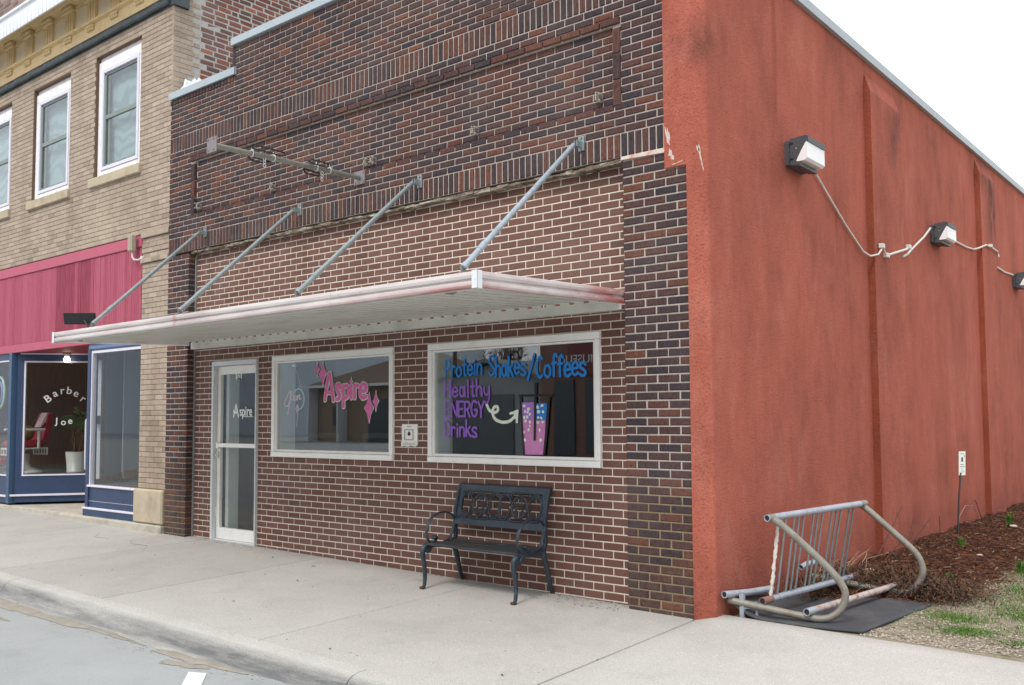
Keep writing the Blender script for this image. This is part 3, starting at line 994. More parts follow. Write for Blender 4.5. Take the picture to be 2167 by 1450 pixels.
# windows
def shop_window(x0, x1, z0, z1):
    b = MB(); f = .058; y0, y1 = -.022, .05
    # outer cover frame: wide top and bottom, narrow sides
    b.box(x0, y0, z1 - .062, x1, y1, z1, .004); b.box(x0, y0 - .006, z0, x1, y1, z0 + .055, .004)
    b.box(x0, y0, z0 + .057, x0 + .05, y1, z1 - .064, .003); b.box(x1 - .05, y0, z0 + .057, x1, y1, z1 - .064, .003)
    wf = b.build('window', m_white, shop)
    b = MB(); i0, i1, k0, k1 = x0 + .052, x1 - .052, z0 + .058, z1 - .066
    y0, y1 = .0, .055; g = .024
    b.box(i0, y0, k1 - g * .7, i1, y1, k1); b.box(i0, y0, k0, i1, y1, k0 + g); b.box(i0, y0, k0 + g + .001, i0 + g, y1, k1 - g * .7 - .001); b.box(i1 - g, y0, k0 + g + .001, i1, y1, k1 - g * .7 - .001)
    b.build('inner_frame', m_white, wf)
    b = MB(); b.box(i0 + g * .6, .02, k0 + g * .6, i1 - g * .6, .026, k1 - g * .5)
    b.build('pane', m_glass, wf)
    b = MB()   # deep white reveal behind the glass
    b.box(x0 + .01, .07, z0 - .02, x0 + .055, .27, z1); b.box(x1 - .055, .07, z0 - .02, x1 - .01, .27, z1); b.box(x0 + .056, .07, z1 - .05, x1 - .056, .27, z1)
    b.box(x0 + .056, .07, z0 - .02, x1 - .056, .27, z0 + .03)
    b.build('reveal', m_plaster, wf)
    return wf
win1 = shop_window(*WINS[0]); win2 = shop_window(*WINS[1])

# door
b = MB(); x0, x1, zt, zb = -1.213, -.287, 2.178, .02
b.box(x0, -.03, zb - .1, x0 + .045, .09, zt, .004); b.box(x1 - .02, -.03, zb - .1, x1, .09, zt, .003); b.box(x0 + .046, -.03, zt - .055, x1 - .021, .09, zt - .001, .004)
b.build('door_frame', m_alu, shop)
b = MB(); dx0, dx1 = x0 + .052, x1 - .024; y0, y1 = .025, .07; dt = zt - .06
b.box(dx0, y0, .035, dx0 + .06, y1, dt, .003); b.box(dx1 - .012, y0, .035, dx1, y1, dt, .003)
b.box(dx0 + .061, y0, .035, dx1 - .013, y1, .17, .003); b.box(dx0 + .061, y0, dt - .10, dx1 - .013, y1, dt, .003)
door = b.build('door', m_white, shop)
b = MB(); b.box(dx0 + .055, .044, .165, dx1 - .008, .05, dt - .098); b.build('pane', m_glass_door, door)
b = MB(); b.box(dx0 + .03, .0, 1.135, dx1 - .002, .02, 1.185, .005); b.box(dx0 + .02, -.01, 1.12, dx0 + .06, .03, 1.2, .006); b.build('push_bar', m_white, door)
b = MB(); b.box(dx0 + .012, .005, 1.0, dx0 + .05, .024, 1.09, .004); b.tube([(dx0 + .03, .01, 1.04), (dx0 + .03, -.01, 1.04)], .012, 8); b.build('lock', m_alu, door)
b = MB()
for z in (.30, 1.9): b.tube([(dx0 - .004, .02, z), (dx0 - .004, .02, z + .11)], .011, 8)
b.build('hinge', m_alu, door)
b = MB(); b.box(dx0 - .02, -.02, -.02, dx1 + .01, .09, .033, .004); b.build('threshold', m_alu, door)
b = MB(); b.box(-.80, .0385, 1.952, -.68, .0435, 2.035); np_ = b.build('number_plate', m_p_white, door)
m_ink = flat('black_print', '#17181a', .6)
m_vinyl = flat('white_vinyl', '#e8ecec', .5)
text_mesh('122', .108, m_ink, 'house_number', door, (-.74, .0375, 1.955), (PI / 2, 0, 0), .0005, sx=.58, offset=.003)
o = text_mesh('A', .23, m_vinyl, 'lettering', door, (-.79, .041, 1.497), (PI / 2, 0, 0), .0008, sx=.8, offset=.003)
text_mesh('spire', .165, m_vinyl, 'lettering', door, (-.59, .041, 1.515), (PI / 2, 0, 0), .0008, sx=.80, offset=.003)
b = MB(); b.box(-.66, .0415, 1.498, -.44, .0425, 1.506); b.plate([(-.865, 1.57), (-.847, 1.577), (-.84, 1.60), (-.833, 1.577), (-.815, 1.57), (-.833, 1.563), (-.84, 1.54), (-.847, 1.563)], .040, .0008); b.build('lettering', m_vinyl, door)
b = MB(); b.box(-1.09, .10, .03, -1.03, .24, 2.12); b.build('reveal', m_plaster, door)

# ------------------------------------------------------------------ brush lettering
def arc(cx, cy, rx, ry, a0, a1, n=12):
    return [(cx + rx * math.cos(math.radians(a0 + (a1 - a0) * i / n)), cy + ry * math.sin(math.radians(a0 + (a1 - a0) * i / n))) for i in range(n + 1)]
S_ = [(.95, .84), (.78, .97), (.5, 1), (.2, .93), (.06, .78), (.14, .64), (.4, .54), (.72, .43), (.93, .28), (.9, .1), (.65, 0), (.3, 0), (.03, .13)]
s_ = [(x, z * .6) for x, z in S_]
GL = {
 'P': ([[(.06, 0), (.1, .97)], [(.08, .95), (.45, 1), (.85, .92), (.97, .76), (.85, .6), (.5, .5), (.1, .48)]], .95),
 'r': ([[(.05, 0), (.05, .6)], [(.05, .36), (.3, .54), (.62, .6), (.95, .52)]], .62),
 'o': ([arc(.5, .3, .46, .29, 90, 450, 20)], .9),
 't': ([[(.5, .92), (.48, .12), (.62, .02), (.95, .06)], [(.02, .63), (.98, .65)]], .62),
 'e': ([[(.06, .3), (.92, .33), (.86, .5), (.55, .6), (.2, .52), (.04, .3), (.14, .09), (.5, 0), (.95, .1)]], .85),
 'i': ([[(.5, 0), (.5, .56)], [(.5, .78), (.5, .82)]], .3),
 'n': ([[(.06, 0), (.06, .6)], [(.06, .36), (.28, .55), (.6, .6), (.88, .48), (.94, .3), (.94, 0)]], .85),
 'S': ([S_], .95), 's': ([s_], .8),
 'h': ([[(.06, 0), (.06, 1)], [(.06, .34), (.3, .53), (.62, .58), (.88, .46), (.94, .28), (.94, 0)]], .85),
 'a': ([arc(.44, .29, .4, .28, 90, 450, 18), [(.9, .6), (.9, .1), (.97, 0)]], .9),
 'k': ([[(.06, 0), (.06, 1)], [(.85, .6), (.1, .26)], [(.32, .36), (.95, 0)]], .8),
 '/': ([[(.02, -.1), (.98, 1.08)]], .55),
 'C': ([arc(.55, .5, .5, .5, 52, 308, 18)], .95),
 'f': ([[(.98, .88), (.75, 1), (.5, .94), (.38, .76), (.38, 0)], [(.02, .57), (.88, .6)]], .68),
 'H': ([[(.06, 0), (.06, 1)], [(.94, 0), (.94, 1)], [(.06, .5), (.94, .53)]], 1.0),
 'l': ([[(.5, 0), (.5, 1)]], .3),
 'y': ([[(.05, .6), (.08, .3), (.3, .14), (.6, .14), (.9, .3)], [(.95, .62), (.93, .0), (.75, -.28), (.4, -.36), (.1, -.25)]], .85),
 'E': ([[(.08, 0), (.08, 1)], [(.08, .98), (.95, 1)], [(.08, .5), (.8, .52)], [(.08, .02), (.95, .02)]], .9),
 'N': ([[(.06, 0), (.06, 1), (.94, 0), (.94, 1)]], 1.0),
 'R': ([[(.06, 0), (.06, .97)], [(.06, .97), (.5, 1), (.9, .9), (.92, .68), (.6, .52), (.08, .48)], [(.45, .5), (.96, 0)]], .92),
 'G': ([arc(.52, .5, .48, .5, 48, 320, 16) + [(.93, .42), (.55, .42)]], 1.0),
 'Y': ([[(.03, 1), (.5, .5)], [(.97, 1), (.5, .5), (.48, 0)]], .92),
 'D': ([[(.06, 0), (.06, 1)], [(.06, .98), (.45, .98), (.85, .8), (.97, .5), (.85, .18), (.45, .0), (.06, .02)]], 1.0),
 'A': ([[(.02, 0), (.42, .98), (.56, .98), (.97, 0)], [(.22, .32), (.78, .32)]], 1.0),
 'p': ([[(.1, .6), (.1, -.42)], arc(.5, .3, .42, .28, 180, 540, 18)], .9),
}
def word(mb, txt, x0, x1, z0, cap, y, r, gap=.22, wob=.012, seed=1, dz=0.0):
    rr = random.Random(seed)
    ws = [GL[c][1] for c in txt]
    tot = sum(ws) + gap * (len(txt) - 1)
    u = (x1 - x0) / tot
    x = x0
    for i, c in enumerate(txt):
        cw = ws[i] * u
        jz = rr.uniform(-wob, wob) + dz * i / max(1, len(txt) - 1)
        sc = cap * rr.uniform(.97, 1.03)
        for j, st in enumerate(GL[c][0]):
            mb.strip([(x + px * cw, z0 + jz + pz * sc) for px, pz in smooth(st)], y - .0006 * (i % 2) - .0004 * j, r * rr.uniform(.93, 1.07))
        x += cw + gap * u
def smooth(p):
    if len(p) < 4: return p
    out = [p[0]]
    for i in range(len(p) - 1):
        a, b_ = p[i], p[i + 1]
        pa = p[max(0, i - 1)]; pb = p[min(len(p) - 1, i + 2)]
        for t in (.33, .66, 1):
            h1 = 2 * t ** 3 - 3 * t ** 2 + 1; h2 = t ** 3 - 2 * t ** 2 + t; h3_ = -2 * t ** 3 + 3 * t ** 2; h4 = t ** 3 - t ** 2
            out.append(tuple(h1 * a[d] + h2 * .4 * (b_[d] - pa[d]) + h3_ * b_[d] + h4 * .4 * (pb[d] - a[d]) for d in (0, 1)))
    return out
GY = .0135
b = MB()
word(b, 'Protein', 2.735, 3.215, 1.868, .165, GY, .0105, .22, .008, 1)
word(b, 'Shakes', 3.30, 3.745, 1.855, .175, GY, .0115, .2, .01, 2)
word(b, '/', 3.765, 3.845, 1.835, .185, GY, .0125)
word(b, 'Coffees', 3.865, 4.405, 1.828, .185, GY, .0125, .17, .008, 4)
b.build('lettering', m_p_blue, win2)
b = MB()
word(b, 'Healthy', 2.728, 3.31, 1.668, .155, GY, .0105, .24, .006, 5)
word(b, 'ENERGY', 2.735, 3.24, 1.480, .145, GY, .0105, .16, .005, 6)
word(b, 'Drinks', 2.728, 3.15, 1.298, .145, GY, .0105, .22, .006, 7)
b.build('lettering', m_p_purple, win2)
b = MB()
b.strip(smooth([(3.272, 1.595), (3.30, 1.545), (3.34, 1.522), (3.385, 1.521), (3.412, 1.542), (3.402, 1.572), (3.368, 1.57), (3.346, 1.54), (3.352, 1.49), (3.385, 1.452), (3.46, 1.429), (3.54, 1.436), (3.60, 1.47), (3.63, 1.505)]), GY, .014)
b.strip([(3.56, 1.508), (3.60, 1.515), (3.643, 1.53)], GY - .001, .012); b.strip([(3.645, 1.532), (3.64, 1.48), (3.637, 1.43)], GY - .0015, .012); b.strip([(3.62, 1.5), (3.632, 1.47)], GY - .002, .016)
b.build('painted_arrow', m_p_white, win2)
# painted cup
CX0, CX1, CB0, CB1 = 3.682, 4.012, 3.722, 3.948
b = MB(); b.plate([(3.7, 1.462), (3.966, 1.462), (3.946, 1.14), (3.724, 1.14)], GY, .001); 
cup = b.build('painted_cup', m_p_rose, win2)
b = MB(); b.plate(smooth([(3.69, 1.45), (3.846, 1.45), (3.846, 1.59), (3.81, 1.605), (3.77, 1.603), (3.73, 1.608), (3.692, 1.60)]), GY - .002, .001); b.build('painted_drink', m_p_lilac, win2)
b = MB(); b.plate([(3.858, 1.445), (3.97, 1.445), (3.985, 1.59), (3.95, 1.598), (3.91, 1.592), (3.87, 1.594), (3.858, 1.58)], GY - .002, .001); b.build('painted_drink', m_p_blue, win2)
b = MB(); rr = random.Random(5)
for x, z in [(3.725, 1.575), (3.775, 1.545), (3.735, 1.525), (3.725, 1.47), (3.765, 1.52), (3.79, 1.50), (3.74, 1.44), (3.79, 1.43), (3.72, 1.34), (3.775, 1.36), (3.73, 1.27), (3.88, 1.56), (3.93, 1.575), (3.89, 1.52), (3.94, 1.52), (3.885, 1.47), (3.92, 1.465), (3.88, 1.425), (3.935, 1.43), (3.90, 1.36), (3.91, 1.27), (3.76, 1.475), (3.79, 1.395)]:
    b.plate(irregular(x, z, rr.uniform(.010, .017), rr.uniform(.012, .018), rr.uniform(0, 3), 10, .15, int(x * 1000)), GY - .004, .001)
b.build('painted_bubbles', m_p_white, win2)
b = MB()
b.strip([(3.668, 1.668), (3.85, 1.666), (4.042, 1.661)], GY - .006, .011); b.strip([(CX0, 1.665), (3.70, 1.4), (CB0, 1.135)], GY - .0065, .010); b.strip([(CX1, 1.66), (3.985, 1.4), (CB1, 1.135)], GY - .007, .011); b.strip([(CB0, 1.128), (CB1, 1.130)], GY - .0075, .012)
b.strip([(3.859, 1.77), (3.853, 1.5), (3.846, 1.275)], GY - .008, .0115)
b.build('painted_cup_outline', m_p_black, win2)
# Aspire
def aspire(r, mat, y):
    b = MB()
    b.strip([(.918, 1.675), (.98, 1.955)], y, r); b.strip([(1.00, 1.96), (1.062, 1.668)], y - .0006, r); b.strip([(.96, 1.75), (1.035, 1.748)], y - .0012, r * .8)
    b.strip(smooth([(1.178, 1.80), (1.155, 1.835), (1.12, 1.828), (1.112, 1.795), (1.14, 1.76), (1.168, 1.725), (1.155, 1.685), (1.115, 1.68)]), y, r)
    b.strip([(1.225, 1.82), (1.228, 1.60)], y, r); b.strip(smooth([(1.23, 1.81), (1.285, 1.822), (1.312, 1.775), (1.305, 1.715), (1.26, 1.69), (1.23, 1.70)]), y - .0006, r)
    b.strip([(1.352, 1.815), (1.354, 1.69)], y, r)
    b.strip([(1.408, 1.822), (1.41, 1.69)], y, r); b.strip(smooth([(1.41, 1.79), (1.43, 1.822), (1.462, 1.815)]), y - .0006, r)
    b.strip(smooth([(1.512, 1.755), (1.59, 1.765), (1.582, 1.815), (1.54, 1.83), (1.503, 1.795), (1.50, 1.725), (1.535, 1.684), (1.595, 1.70)]), y, r)
    for x, z, a, c in ((.779, 2.013, .034, .068), (.879, 1.963, .056, .125), (1.637, 1.583, .066, .15), (1.741, 1.65, .04, .10), (1.351, 1.862, .02, .035)):
        k = 1 if mat is m_p_pink else 1.0
        e = 0 if mat is m_p_pink else .012
        b.plate([(x, z + c + e * 1.5), (x - a * .45, z + c * .36), (x - a - e, z), (x - a * .45 - e * .3, z - c * .4 - e * .3), (x, z - c - e * 1.5), (x + a * .45 + e * .3, z - c * .4 - e * .3), (x + a + e, z), (x + a * .45 + e * .3, z + c * .36 + e * .3)], y, .002)
    b.build('lettering', mat, win1)
aspire(.0300, m_p_white, GY + .002); aspire(.0205, m_p_pink, GY - .004)

# ------------------------------------------------------------------ awning
AX0, AX1, AY = -1.62, 4.855, -1.84
def skew(x): return 1 - .066 * (4.855 - x) / 6.475
def skewed(b):
    b.v = [(x, y * skew(x), z) for x, y, z in b.v]
    return b
aw = empty('awning', (1.7, -.9, 2.4), 'flat white metal awning with red stained fascia, hung on sloping pipe struts over the shop', 'awning')
def _fascia():
    t = NT('chalky_white_fascia')
    X = t.sep()
    n = t.noise(3, 7, .65, (.4, 1, 3))
    c = t.ramp(n, [(.3, lin('#b5abab')), (.5, lin('#cdc6c5')), (.7, lin('#dbd8d7'))])
    # old red paint coming through: stronger towards the low edge and the wall end
    lowm = t.fr(X[2], 2.385, 2.345); 
    wal = t.math('MULTIPLY', t.fr(X[1], -.95, -.1), t.fr(X[0], 4.6, 4.8))
    front = t.fr(X[0], 1.6, 4.8, .05, .75)
    m = t.math('ADD', t.math('MULTIPLY', lowm, front), wal)
    m = t.math('MULTIPLY', m, t.fr(t.noise(6, 7, .7, (.5, .5, 2.5)), .32, .58))
    sp = t.math('MULTIPLY', t.blob((.98, -1.86, 2.41), (.05, .2, .1), .8), .6)
    m = t.math('ADD', m, sp)
    c = t.mix(t.math('MINIMUM', m, .85), c, lin('#b0473f'))
    c = t.mix(t.fr(t.noise(60, 3), .66, .74, 0, .4), c, lin('#6a5a56'))
    return t.out(c, .55, t.bump(t.noise(14, 4), .12, .01), 0, .4)
m_fascia = _fascia()
def zf(y): return 2.345 + (y - AY) / (-AY) * .055      # underside height (rises to the wall)
def fascia_prof(zb):
    h = .112
    o = [(0, 0), (-.012, .004), (-.017, .018), (-.014, .044), (.002, .051), (.002, .060), (-.013, .066), (-.017, .085), (-.012, .106), (-.002, h), (.012, h), (.012, h - .006), (.004, h - .01), (.004, .006), (.014, 0)]
    return [(a, zb + z) for a, z in o]
b = MB(); b.prism([(AY + a, z) for a, z in fascia_prof(2.342)], 'x', AX0, 3.31); skewed(b).build('fascia', m_fascia, aw)
b = MB(); b.prism([(AY + a, z) for a, z in fascia_prof(2.342)], 'x', 3.313, AX1); skewed(b).build('fascia', m_fascia, aw)
def side_fascia(x, sgn, y0, y1):
    b = MB(); pts = []
    for y in (y0, y1):
        pts += [(x - sgn * a, y, z) for a, z in fascia_prof(zf(y) - .003)]
    n = 15
    b.faces(pts, [(i, (i + 1) % n, n + (i + 1) % n, n + i) for i in range(n)] + [tuple(range(n))[::-1], tuple(range(n, 2 * n))])
    skewed(b).build('fascia', m_fascia, aw)
side_fascia(AX1, 1, AY + .004, -.012); side_fascia(AX0, -1, AY + .004, -.105)
m_bracket = m_cornice
for x, s_ in ((AX1, 1), (AX0, -1)):
    b = MB(); b.box(x - .028 if s_ > 0 else x - .022, AY - .021, 2.336, x + .022 if s_ > 0 else x + .028, AY - .017, 2.457); b.box(x + s_ * .018, AY - .02, 2.336, x + s_ * .022, AY + .03, 2.457)
    b.tube([(x, AY - .021, 2.40), (x, AY - .024, 2.40)], .006, 8)
    skewed(b).build('corner_cap', m_bracket, aw)
m_deck = plain('dull_white_deck', '#dcdcd4', .5, .04, 2, .03, 40, dirt='#8f8f84', dirt_amt=.35, dirt_scale=2.5)
npan = 42; pw = (AX1 - AX0 - .06) / npan
b = MB()
sec = [(-pw / 2, .025), (-pw / 2 + .003, .0), (pw / 2 - .056, 0), (pw / 2 - .050, .05), (pw / 2 - .004, .05), (pw / 2, .025)]
L0, L1 = AY + .02, -.085
P = []
for y in (L0, L1):
    zd = (y - AY) / (-AY) * .085 + .014
    P += [(x, y, zd + z) for x, z in sec]
    P += [(x, y, zd + z + .004) for x, z in sec]
n = 6
F = []
for i in range(n - 1):
    F.append((i, i + 1, 12 + i + 1, 12 + i)); F.append((6 + i, 18 + i, 18 + i + 1, 6 + i + 1))
    F.append((i, 6 + i, 6 + i + 1, i + 1)); F.append((12 + i, 12 + i + 1, 18 + i + 1, 18 + i))
b.faces(P, F)
b.box(-pw / 2, -.090, .0775, pw / 2 - .056, -.0855, .098)
me = b.mesh('deck_panel'); me.materials.append(m_deck)
for i in range(npan):
    o = inst(me, 'deck_panel', (AX0 + .03 + (i + .5) * pw, 0, 2.345), aw)
    o.scale = (1, skew(o.location.x), 1)
# wall angle: white strip under the deck ends, front gutter lip
b = MB(); b.box(-1.615, -.075, 2.350, AX1 - .02, -.070, 2.428); b.box(-1.615, -.07, 2.350, AX1 - .02, -.003, 2.356)
b.build('wall_angle', m_deck, aw)
b = MB(); b.box(AX0 + .01, AY + .02, 2.338, AX1 - .01, AY + .07, 2.343); skewed(b).build('gutter_lip', m_deck, aw)
for x in (4.50, -1.15):
    b = MB(); b.tube([(x, AY + .05, 2.338), (x + .07, AY + .06, 2.333), (x + .12, AY + .05, 2.338)], [.005, .012, .004], 6); skewed(b)
    b.build('torn_lip', m_plate, aw)
# struts
ST = [(-1.278, -.765), (.608, 1.0), (2.51, 2.825), (4.47, 4.70)]
for i, (xt, xb) in enumerate(ST):
    a = Vector((xt - .03, FY - .075, 3.765)); c = Vector((xb, AY * skew(xb) + .035, 2.50))
    d = (c - a).normalized()
    m_p = m_galv_blue if i == 3 else m_galv
    b = MB(); b.tube([a, a + d * .02, c - d * .02, c], .021, 12)
    st = b.build('strut', m_p, aw)
    b = MB(); b.tube([c - d * .34, c - d * .24], .0245, 12); b.build('sleeve', m_p, st)
    b = MB(); b.tube([c - d * .04, c + d * .015], .024, 10); b.build('sleeve', m_p, st)
    b = MB()
    b.hexa([(xt - .03, FY - .010, 3.725), (xt + .03, FY - .010, 3.725), (xt + .03, FY, 3.725), (xt - .03, FY, 3.725), (xt - .03, FY - .010, 3.85), (xt + .03, FY - .010, 3.85), (xt + .03, FY, 3.85), (xt - .03, FY, 3.85)])
    b.box(xt - .02, FY - .085, 3.75, xt - .014, FY - .01, 3.80); b.box(xt + .006, FY - .085, 3.75, xt + .012, FY - .01, 3.80)
    for z in (3.738, 3.835): b.tube([(xt, FY - .012, z), (xt, FY - .024, z)], .011, 6)
    b.build('wall_plate', m_galv, st)
    b = MB(); ay = AY * skew(xb); b.box(xb - .03, ay - .005, 2.452, xb + .03, ay + .06, 2.458); b.box(xb - .006, ay + .01, 2.455, xb + .006, ay + .05, 2.51); b.tube([(xb - .02, ay + .03, 2.49), (xb + .02, ay + .03, 2.49)], .008, 6); b.build('foot_bracket', m_plate, st)

# solar flood light standing on the awning
fl = empty('flood_light', (-1.1, -1.7, 2.455), 'small black solar flood light propped on the far left corner of the awning', 'flood light')
b = MB()
c0 = Vector((-1.20, -1.64, 2.585))
Rm = Matrix.Rotation(math.radians(42), 3, 'Z') @ Matrix.Rotation(math.radians(14), 3, 'X')
def rb(b, c, R3, x0, y0, z0, x1, y1, z1):
    b.hexa([tuple(c + R3 @ Vector(p)) for p in [(x0, y0, z0), (x1, y0, z0), (x1, y1, z0), (x0, y1, z0), (x0, y0, z1), (x1, y0, z1), (x1, y1, z1), (x0, y1, z1)]])
rb(b, c0, Rm, -.165, -.015, -.062, .165, .012, .062); rb(b, c0, Rm, -.155, -.019, -.05, .155, -.015, .05)
b.build('panel', m_black, fl)
b = MB(); rb(b, c0, Rm, -.075, .012, -.035, .075, .04, .03); b.build('lamp_head', m_charcoal, fl)
b = MB(); b.tube([c0 + Vector((.04, .03, -.02)), (-1.10, -1.60, 2.50), (-1.09, -1.60, 2.455)], .012, 8); b.tube([c0 + Vector((.06, .03, -.04)), (-1.06, -1.60, 2.51), (-1.04, -1.60, 2.49), (-1.05, -1.60, 2.455)], .004, 5); b.build('stem', m_black, fl)

# ------------------------------------------------------------------ sign arm projecting from the front
sa = empty('sign_arm', (1.616, -.1, 3.97), 'grey horizontal sign pipe with empty clamps sticking out from the brick above the awning', 'sign bracket')
b = MB(); b.tube([(1.616, FY - .004, 3.975), (1.616, -1.0, 3.955), (1.616, -1.80, 3.935)], .026, 12); b.build('pipe', m_arm, sa)
b = MB(); b.box(1.535, FY - .012, 3.905, 1.70, FY - .001, 4.045)
for dx in (-.06, .06):
    for dz in (-.05, .05): b.tube([(1.616 + dx, FY - .012, 3.975 + dz), (1.616 + dx, FY - .02, 3.975 + dz)], .009, 6)
b.build('wall_plate', m_plate, sa)
b = MB(); b.box(1.54, -1.813, 3.868, 1.69, -1.805, 4.005)
for dx in (-.05, .04):
    for dz in (-.05, .05): b.tube([(1.605 + dx, -1.813, 3.94 + dz), (1.605 + dx, -1.82, 3.94 + dz)], .009, 6)
b.build('end_plate', m_plate, sa)
for yy, z0 in ((-1.40, 3.947), (-1.16, 3.953), (-.66, 3.965), (-.50, 3.97)):
    b = MB()
    b.tube([(1.616 + .031 * math.cos(a), yy, z0 + .031 * math.sin(a)) for a in [k * PI / 6 for k in range(13)]], .0055, 6)
    b.tube([(1.616, yy, z0 + .034), (1.616, yy, z0 + .06)], .006, 6)
    b.build('clamp', m_alu, sa)
for y0, y1, sx_, dz in ((-1.45, -1.05, .06, .045), (-1.42, -1.18, -.07, -.03), (-.78, -.52, .05, .05), (-.80, -.55, -.06, -.03)):
    b = MB()
    zc = 3.955 + dz
    path = [(1.616 + sx_ * .4, y0, zc), (1.616 + sx_, y0 + .03, zc + .02), (1.616 + sx_, y1 - .03, zc + .015), (1.616 + sx_ * .4, y1, zc), (1.616 + sx_ * .9, y1 - .05, zc - .022), (1.616 + sx_ * .9, y0 + .05, zc - .02), (1.616 + sx_ * .4, y0, zc)]
    b.tube(path, .009, 6, flat=(1, .7)); b.build('rubber_loop', m_cable, sa)
for yy in (-1.27, -.60):
    b = MB(); z0 = 3.92
    for k in range(3):
        b.tube([(1.63 + .011 * math.cos(a) * (1 if k % 2 else .4), yy + .011 * math.cos(a) * (.4 if k % 2 else 1), z0 - .03 * k + .02 * math.sin(a)) for a in [j * PI / 4 for j in range(9)]], .004, 5)
    b.build('chain', m_alu, sa)

# porcelain wire hooks left in the brick
HK = [(1.734, 4.12, 'pair of old porcelain wire hooks on the brick above the sign pipe plate'), (.106, 4.12, 'old white porcelain wire hook on the brick just below the sign pipe'),
      (-1.425, 4.129, 'old white porcelain wire hook at the left edge of the recessed brick panel'), (3.259, 4.14, 'old white porcelain wire hook high between the two right awning struts'), (4.666, 4.139, 'old white porcelain wire hook at the right edge of the recessed brick panel')]
for i, (x, z, lab) in enumerate(HK):
    h = empty('wire_hook', (x, FY + .028, z), lab, 'wire hook', 'old wire hooks on the brick front')
    for dx in ((0, .10) if i == 0 else (0,)):
        b = MB(); yy = FY + .028
        b.tube([(x + dx, yy, z), (x + dx, yy - .06, z)], .010, 8); b.box(x + dx - .012, yy - .006, z - .035, x + dx + .012, yy, z + .035)
        b.build('peg', m_plate, h)
        for dz in (-.028, .028):
            b = MB(); b.tube([(x + dx, yy - .045, z + dz), (x + dx, yy - .06, z + dz)], .017, 8, hollow=.5); b.build('insulator', m_ins, h)
        b = MB(); b.tube([(x + dx - .055, yy - .012, z + .01), (x + dx - .03, yy - .05, z + .02), (x + dx - .03, yy - .05, z - .02)], .008, 6); b.build('clip', m_ins, h)

# payment slot plate between the windows
ps = empty('payment_slot', (2.265, 0, 1.3), 'white metal payment slot plate with dark keyhole between the two shop windows', 'payment slot')
b = MB(); b.box(2.158, -.012, 1.205, 2.378, .004, 1.413, .003); b.build('plate', m_white, ps)
b = MB(); b.box(2.20, -.017, 1.255, 2.325, -.011, 1.262); b.box(2.20, -.017, 1.355, 2.325, -.011, 1.361); b.box(2.20, -.017, 1.263, 2.206, -.011, 1.354); b.box(2.319, -.017, 1.263, 2.325, -.011, 1.354); b.build('flap_rim', m_plate, ps)
b = MB(); b.plate(irregular(2.265, 1.318, .018, .024, .2, 14, .25, 3), -.0145, .003); b.build('keyhole', m_black, ps)
b = MB(); b.plate([(2.158, 1.238), (2.162, 1.192), (2.20, 1.198), (2.24, 1.190), (2.29, 1.199), (2.35, 1.193), (2.38, 1.203), (2.378, 1.238)], -.0165, .003); b.build('paper_label', m_p_white, ps)
m_faint = flat('faded_print', '#b9b9b2', .7)
text_mesh('PAYMENTS', .034, m_faint, 'lettering', ps, (2.27, -.0175, 1.203), (PI / 2, 0, 0), .0004)
b = MB(); b.box(2.235, -.0135, 1.383, 2.30, -.012, 1.395); b.build('small_print', m_faint, ps)

# neon sign inside the left window
ng = empty('neon_sign', (.35, .10, 2.08), 'unlit pink and aqua neon sign reading Open hung inside the left shop window', 'neon sign')
m_aqua = plain('aqua_neon_tube', '#9fe0dc', .3, .03, 9, 0); m_pinkt = plain('pale_pink_neon_tube', '#efc9c4', .3, .03, 9, 0)
NY = .08
b = MB(); b.tube([(x, NY, z) for x, z in arc(.36, 1.692, .108, .116, -100, 150, 26)], .0075, 8); b.build('tube', m_aqua, ng)
b = MB()
b.tube([(x, NY - .012, z) for x, z in smooth([(.262, 1.795), (.21, 1.77), (.15, 1.70), (.128, 1.655), (.15, 1.615), (.20, 1.63), (.235, 1.70), (.25, 1.79), (.245, 1.73), (.215, 1.60), (.19, 1.52)])], .008, 8)
b.tube([(x, NY - .012, z) for x, z in smooth([(.25, 1.75), (.285, 1.745), (.29, 1.70), (.265, 1.68), (.30, 1.69), (.325, 1.72), (.315, 1.74), (.30, 1.72), (.31, 1.685), (.345, 1.69), (.36, 1.735), (.365, 1.68), (.38, 1.735), (.40, 1.74), (.405, 1.69), (.43, 1.70)])], .007, 8)
b.tube([(x, NY - .012, z) for x, z in [(.364, 1.63), (.375, 1.598), (.394, 1.585), (.375, 1.573), (.364, 1.53), (.352, 1.573), (.336, 1.585), (.352, 1.598), (.364, 1.63)]], .007, 8)
b.build('script_tube', m_pinkt, ng)
b = MB(); b.tube([(.245, NY, 1.80), (.30, NY, 2.07), (.425, NY, 1.79)], .0025, 5); b.build('hanging_cord', m_conduit, ng)
b = MB(); b.tube([(x, NY + .01, z) for x, z in smooth([(.33, 1.578), (.345, 1.53), (.335, 1.47), (.325, 1.42), (.33, 1.38)])], .003, 5); b.build('power_cord', m_conduit, ng)
b = MB(); b.tube([(.30, .05, 2.075), (.30, .09, 2.075)], .014, 8); b.build('suction_cup', m_lens, ng)

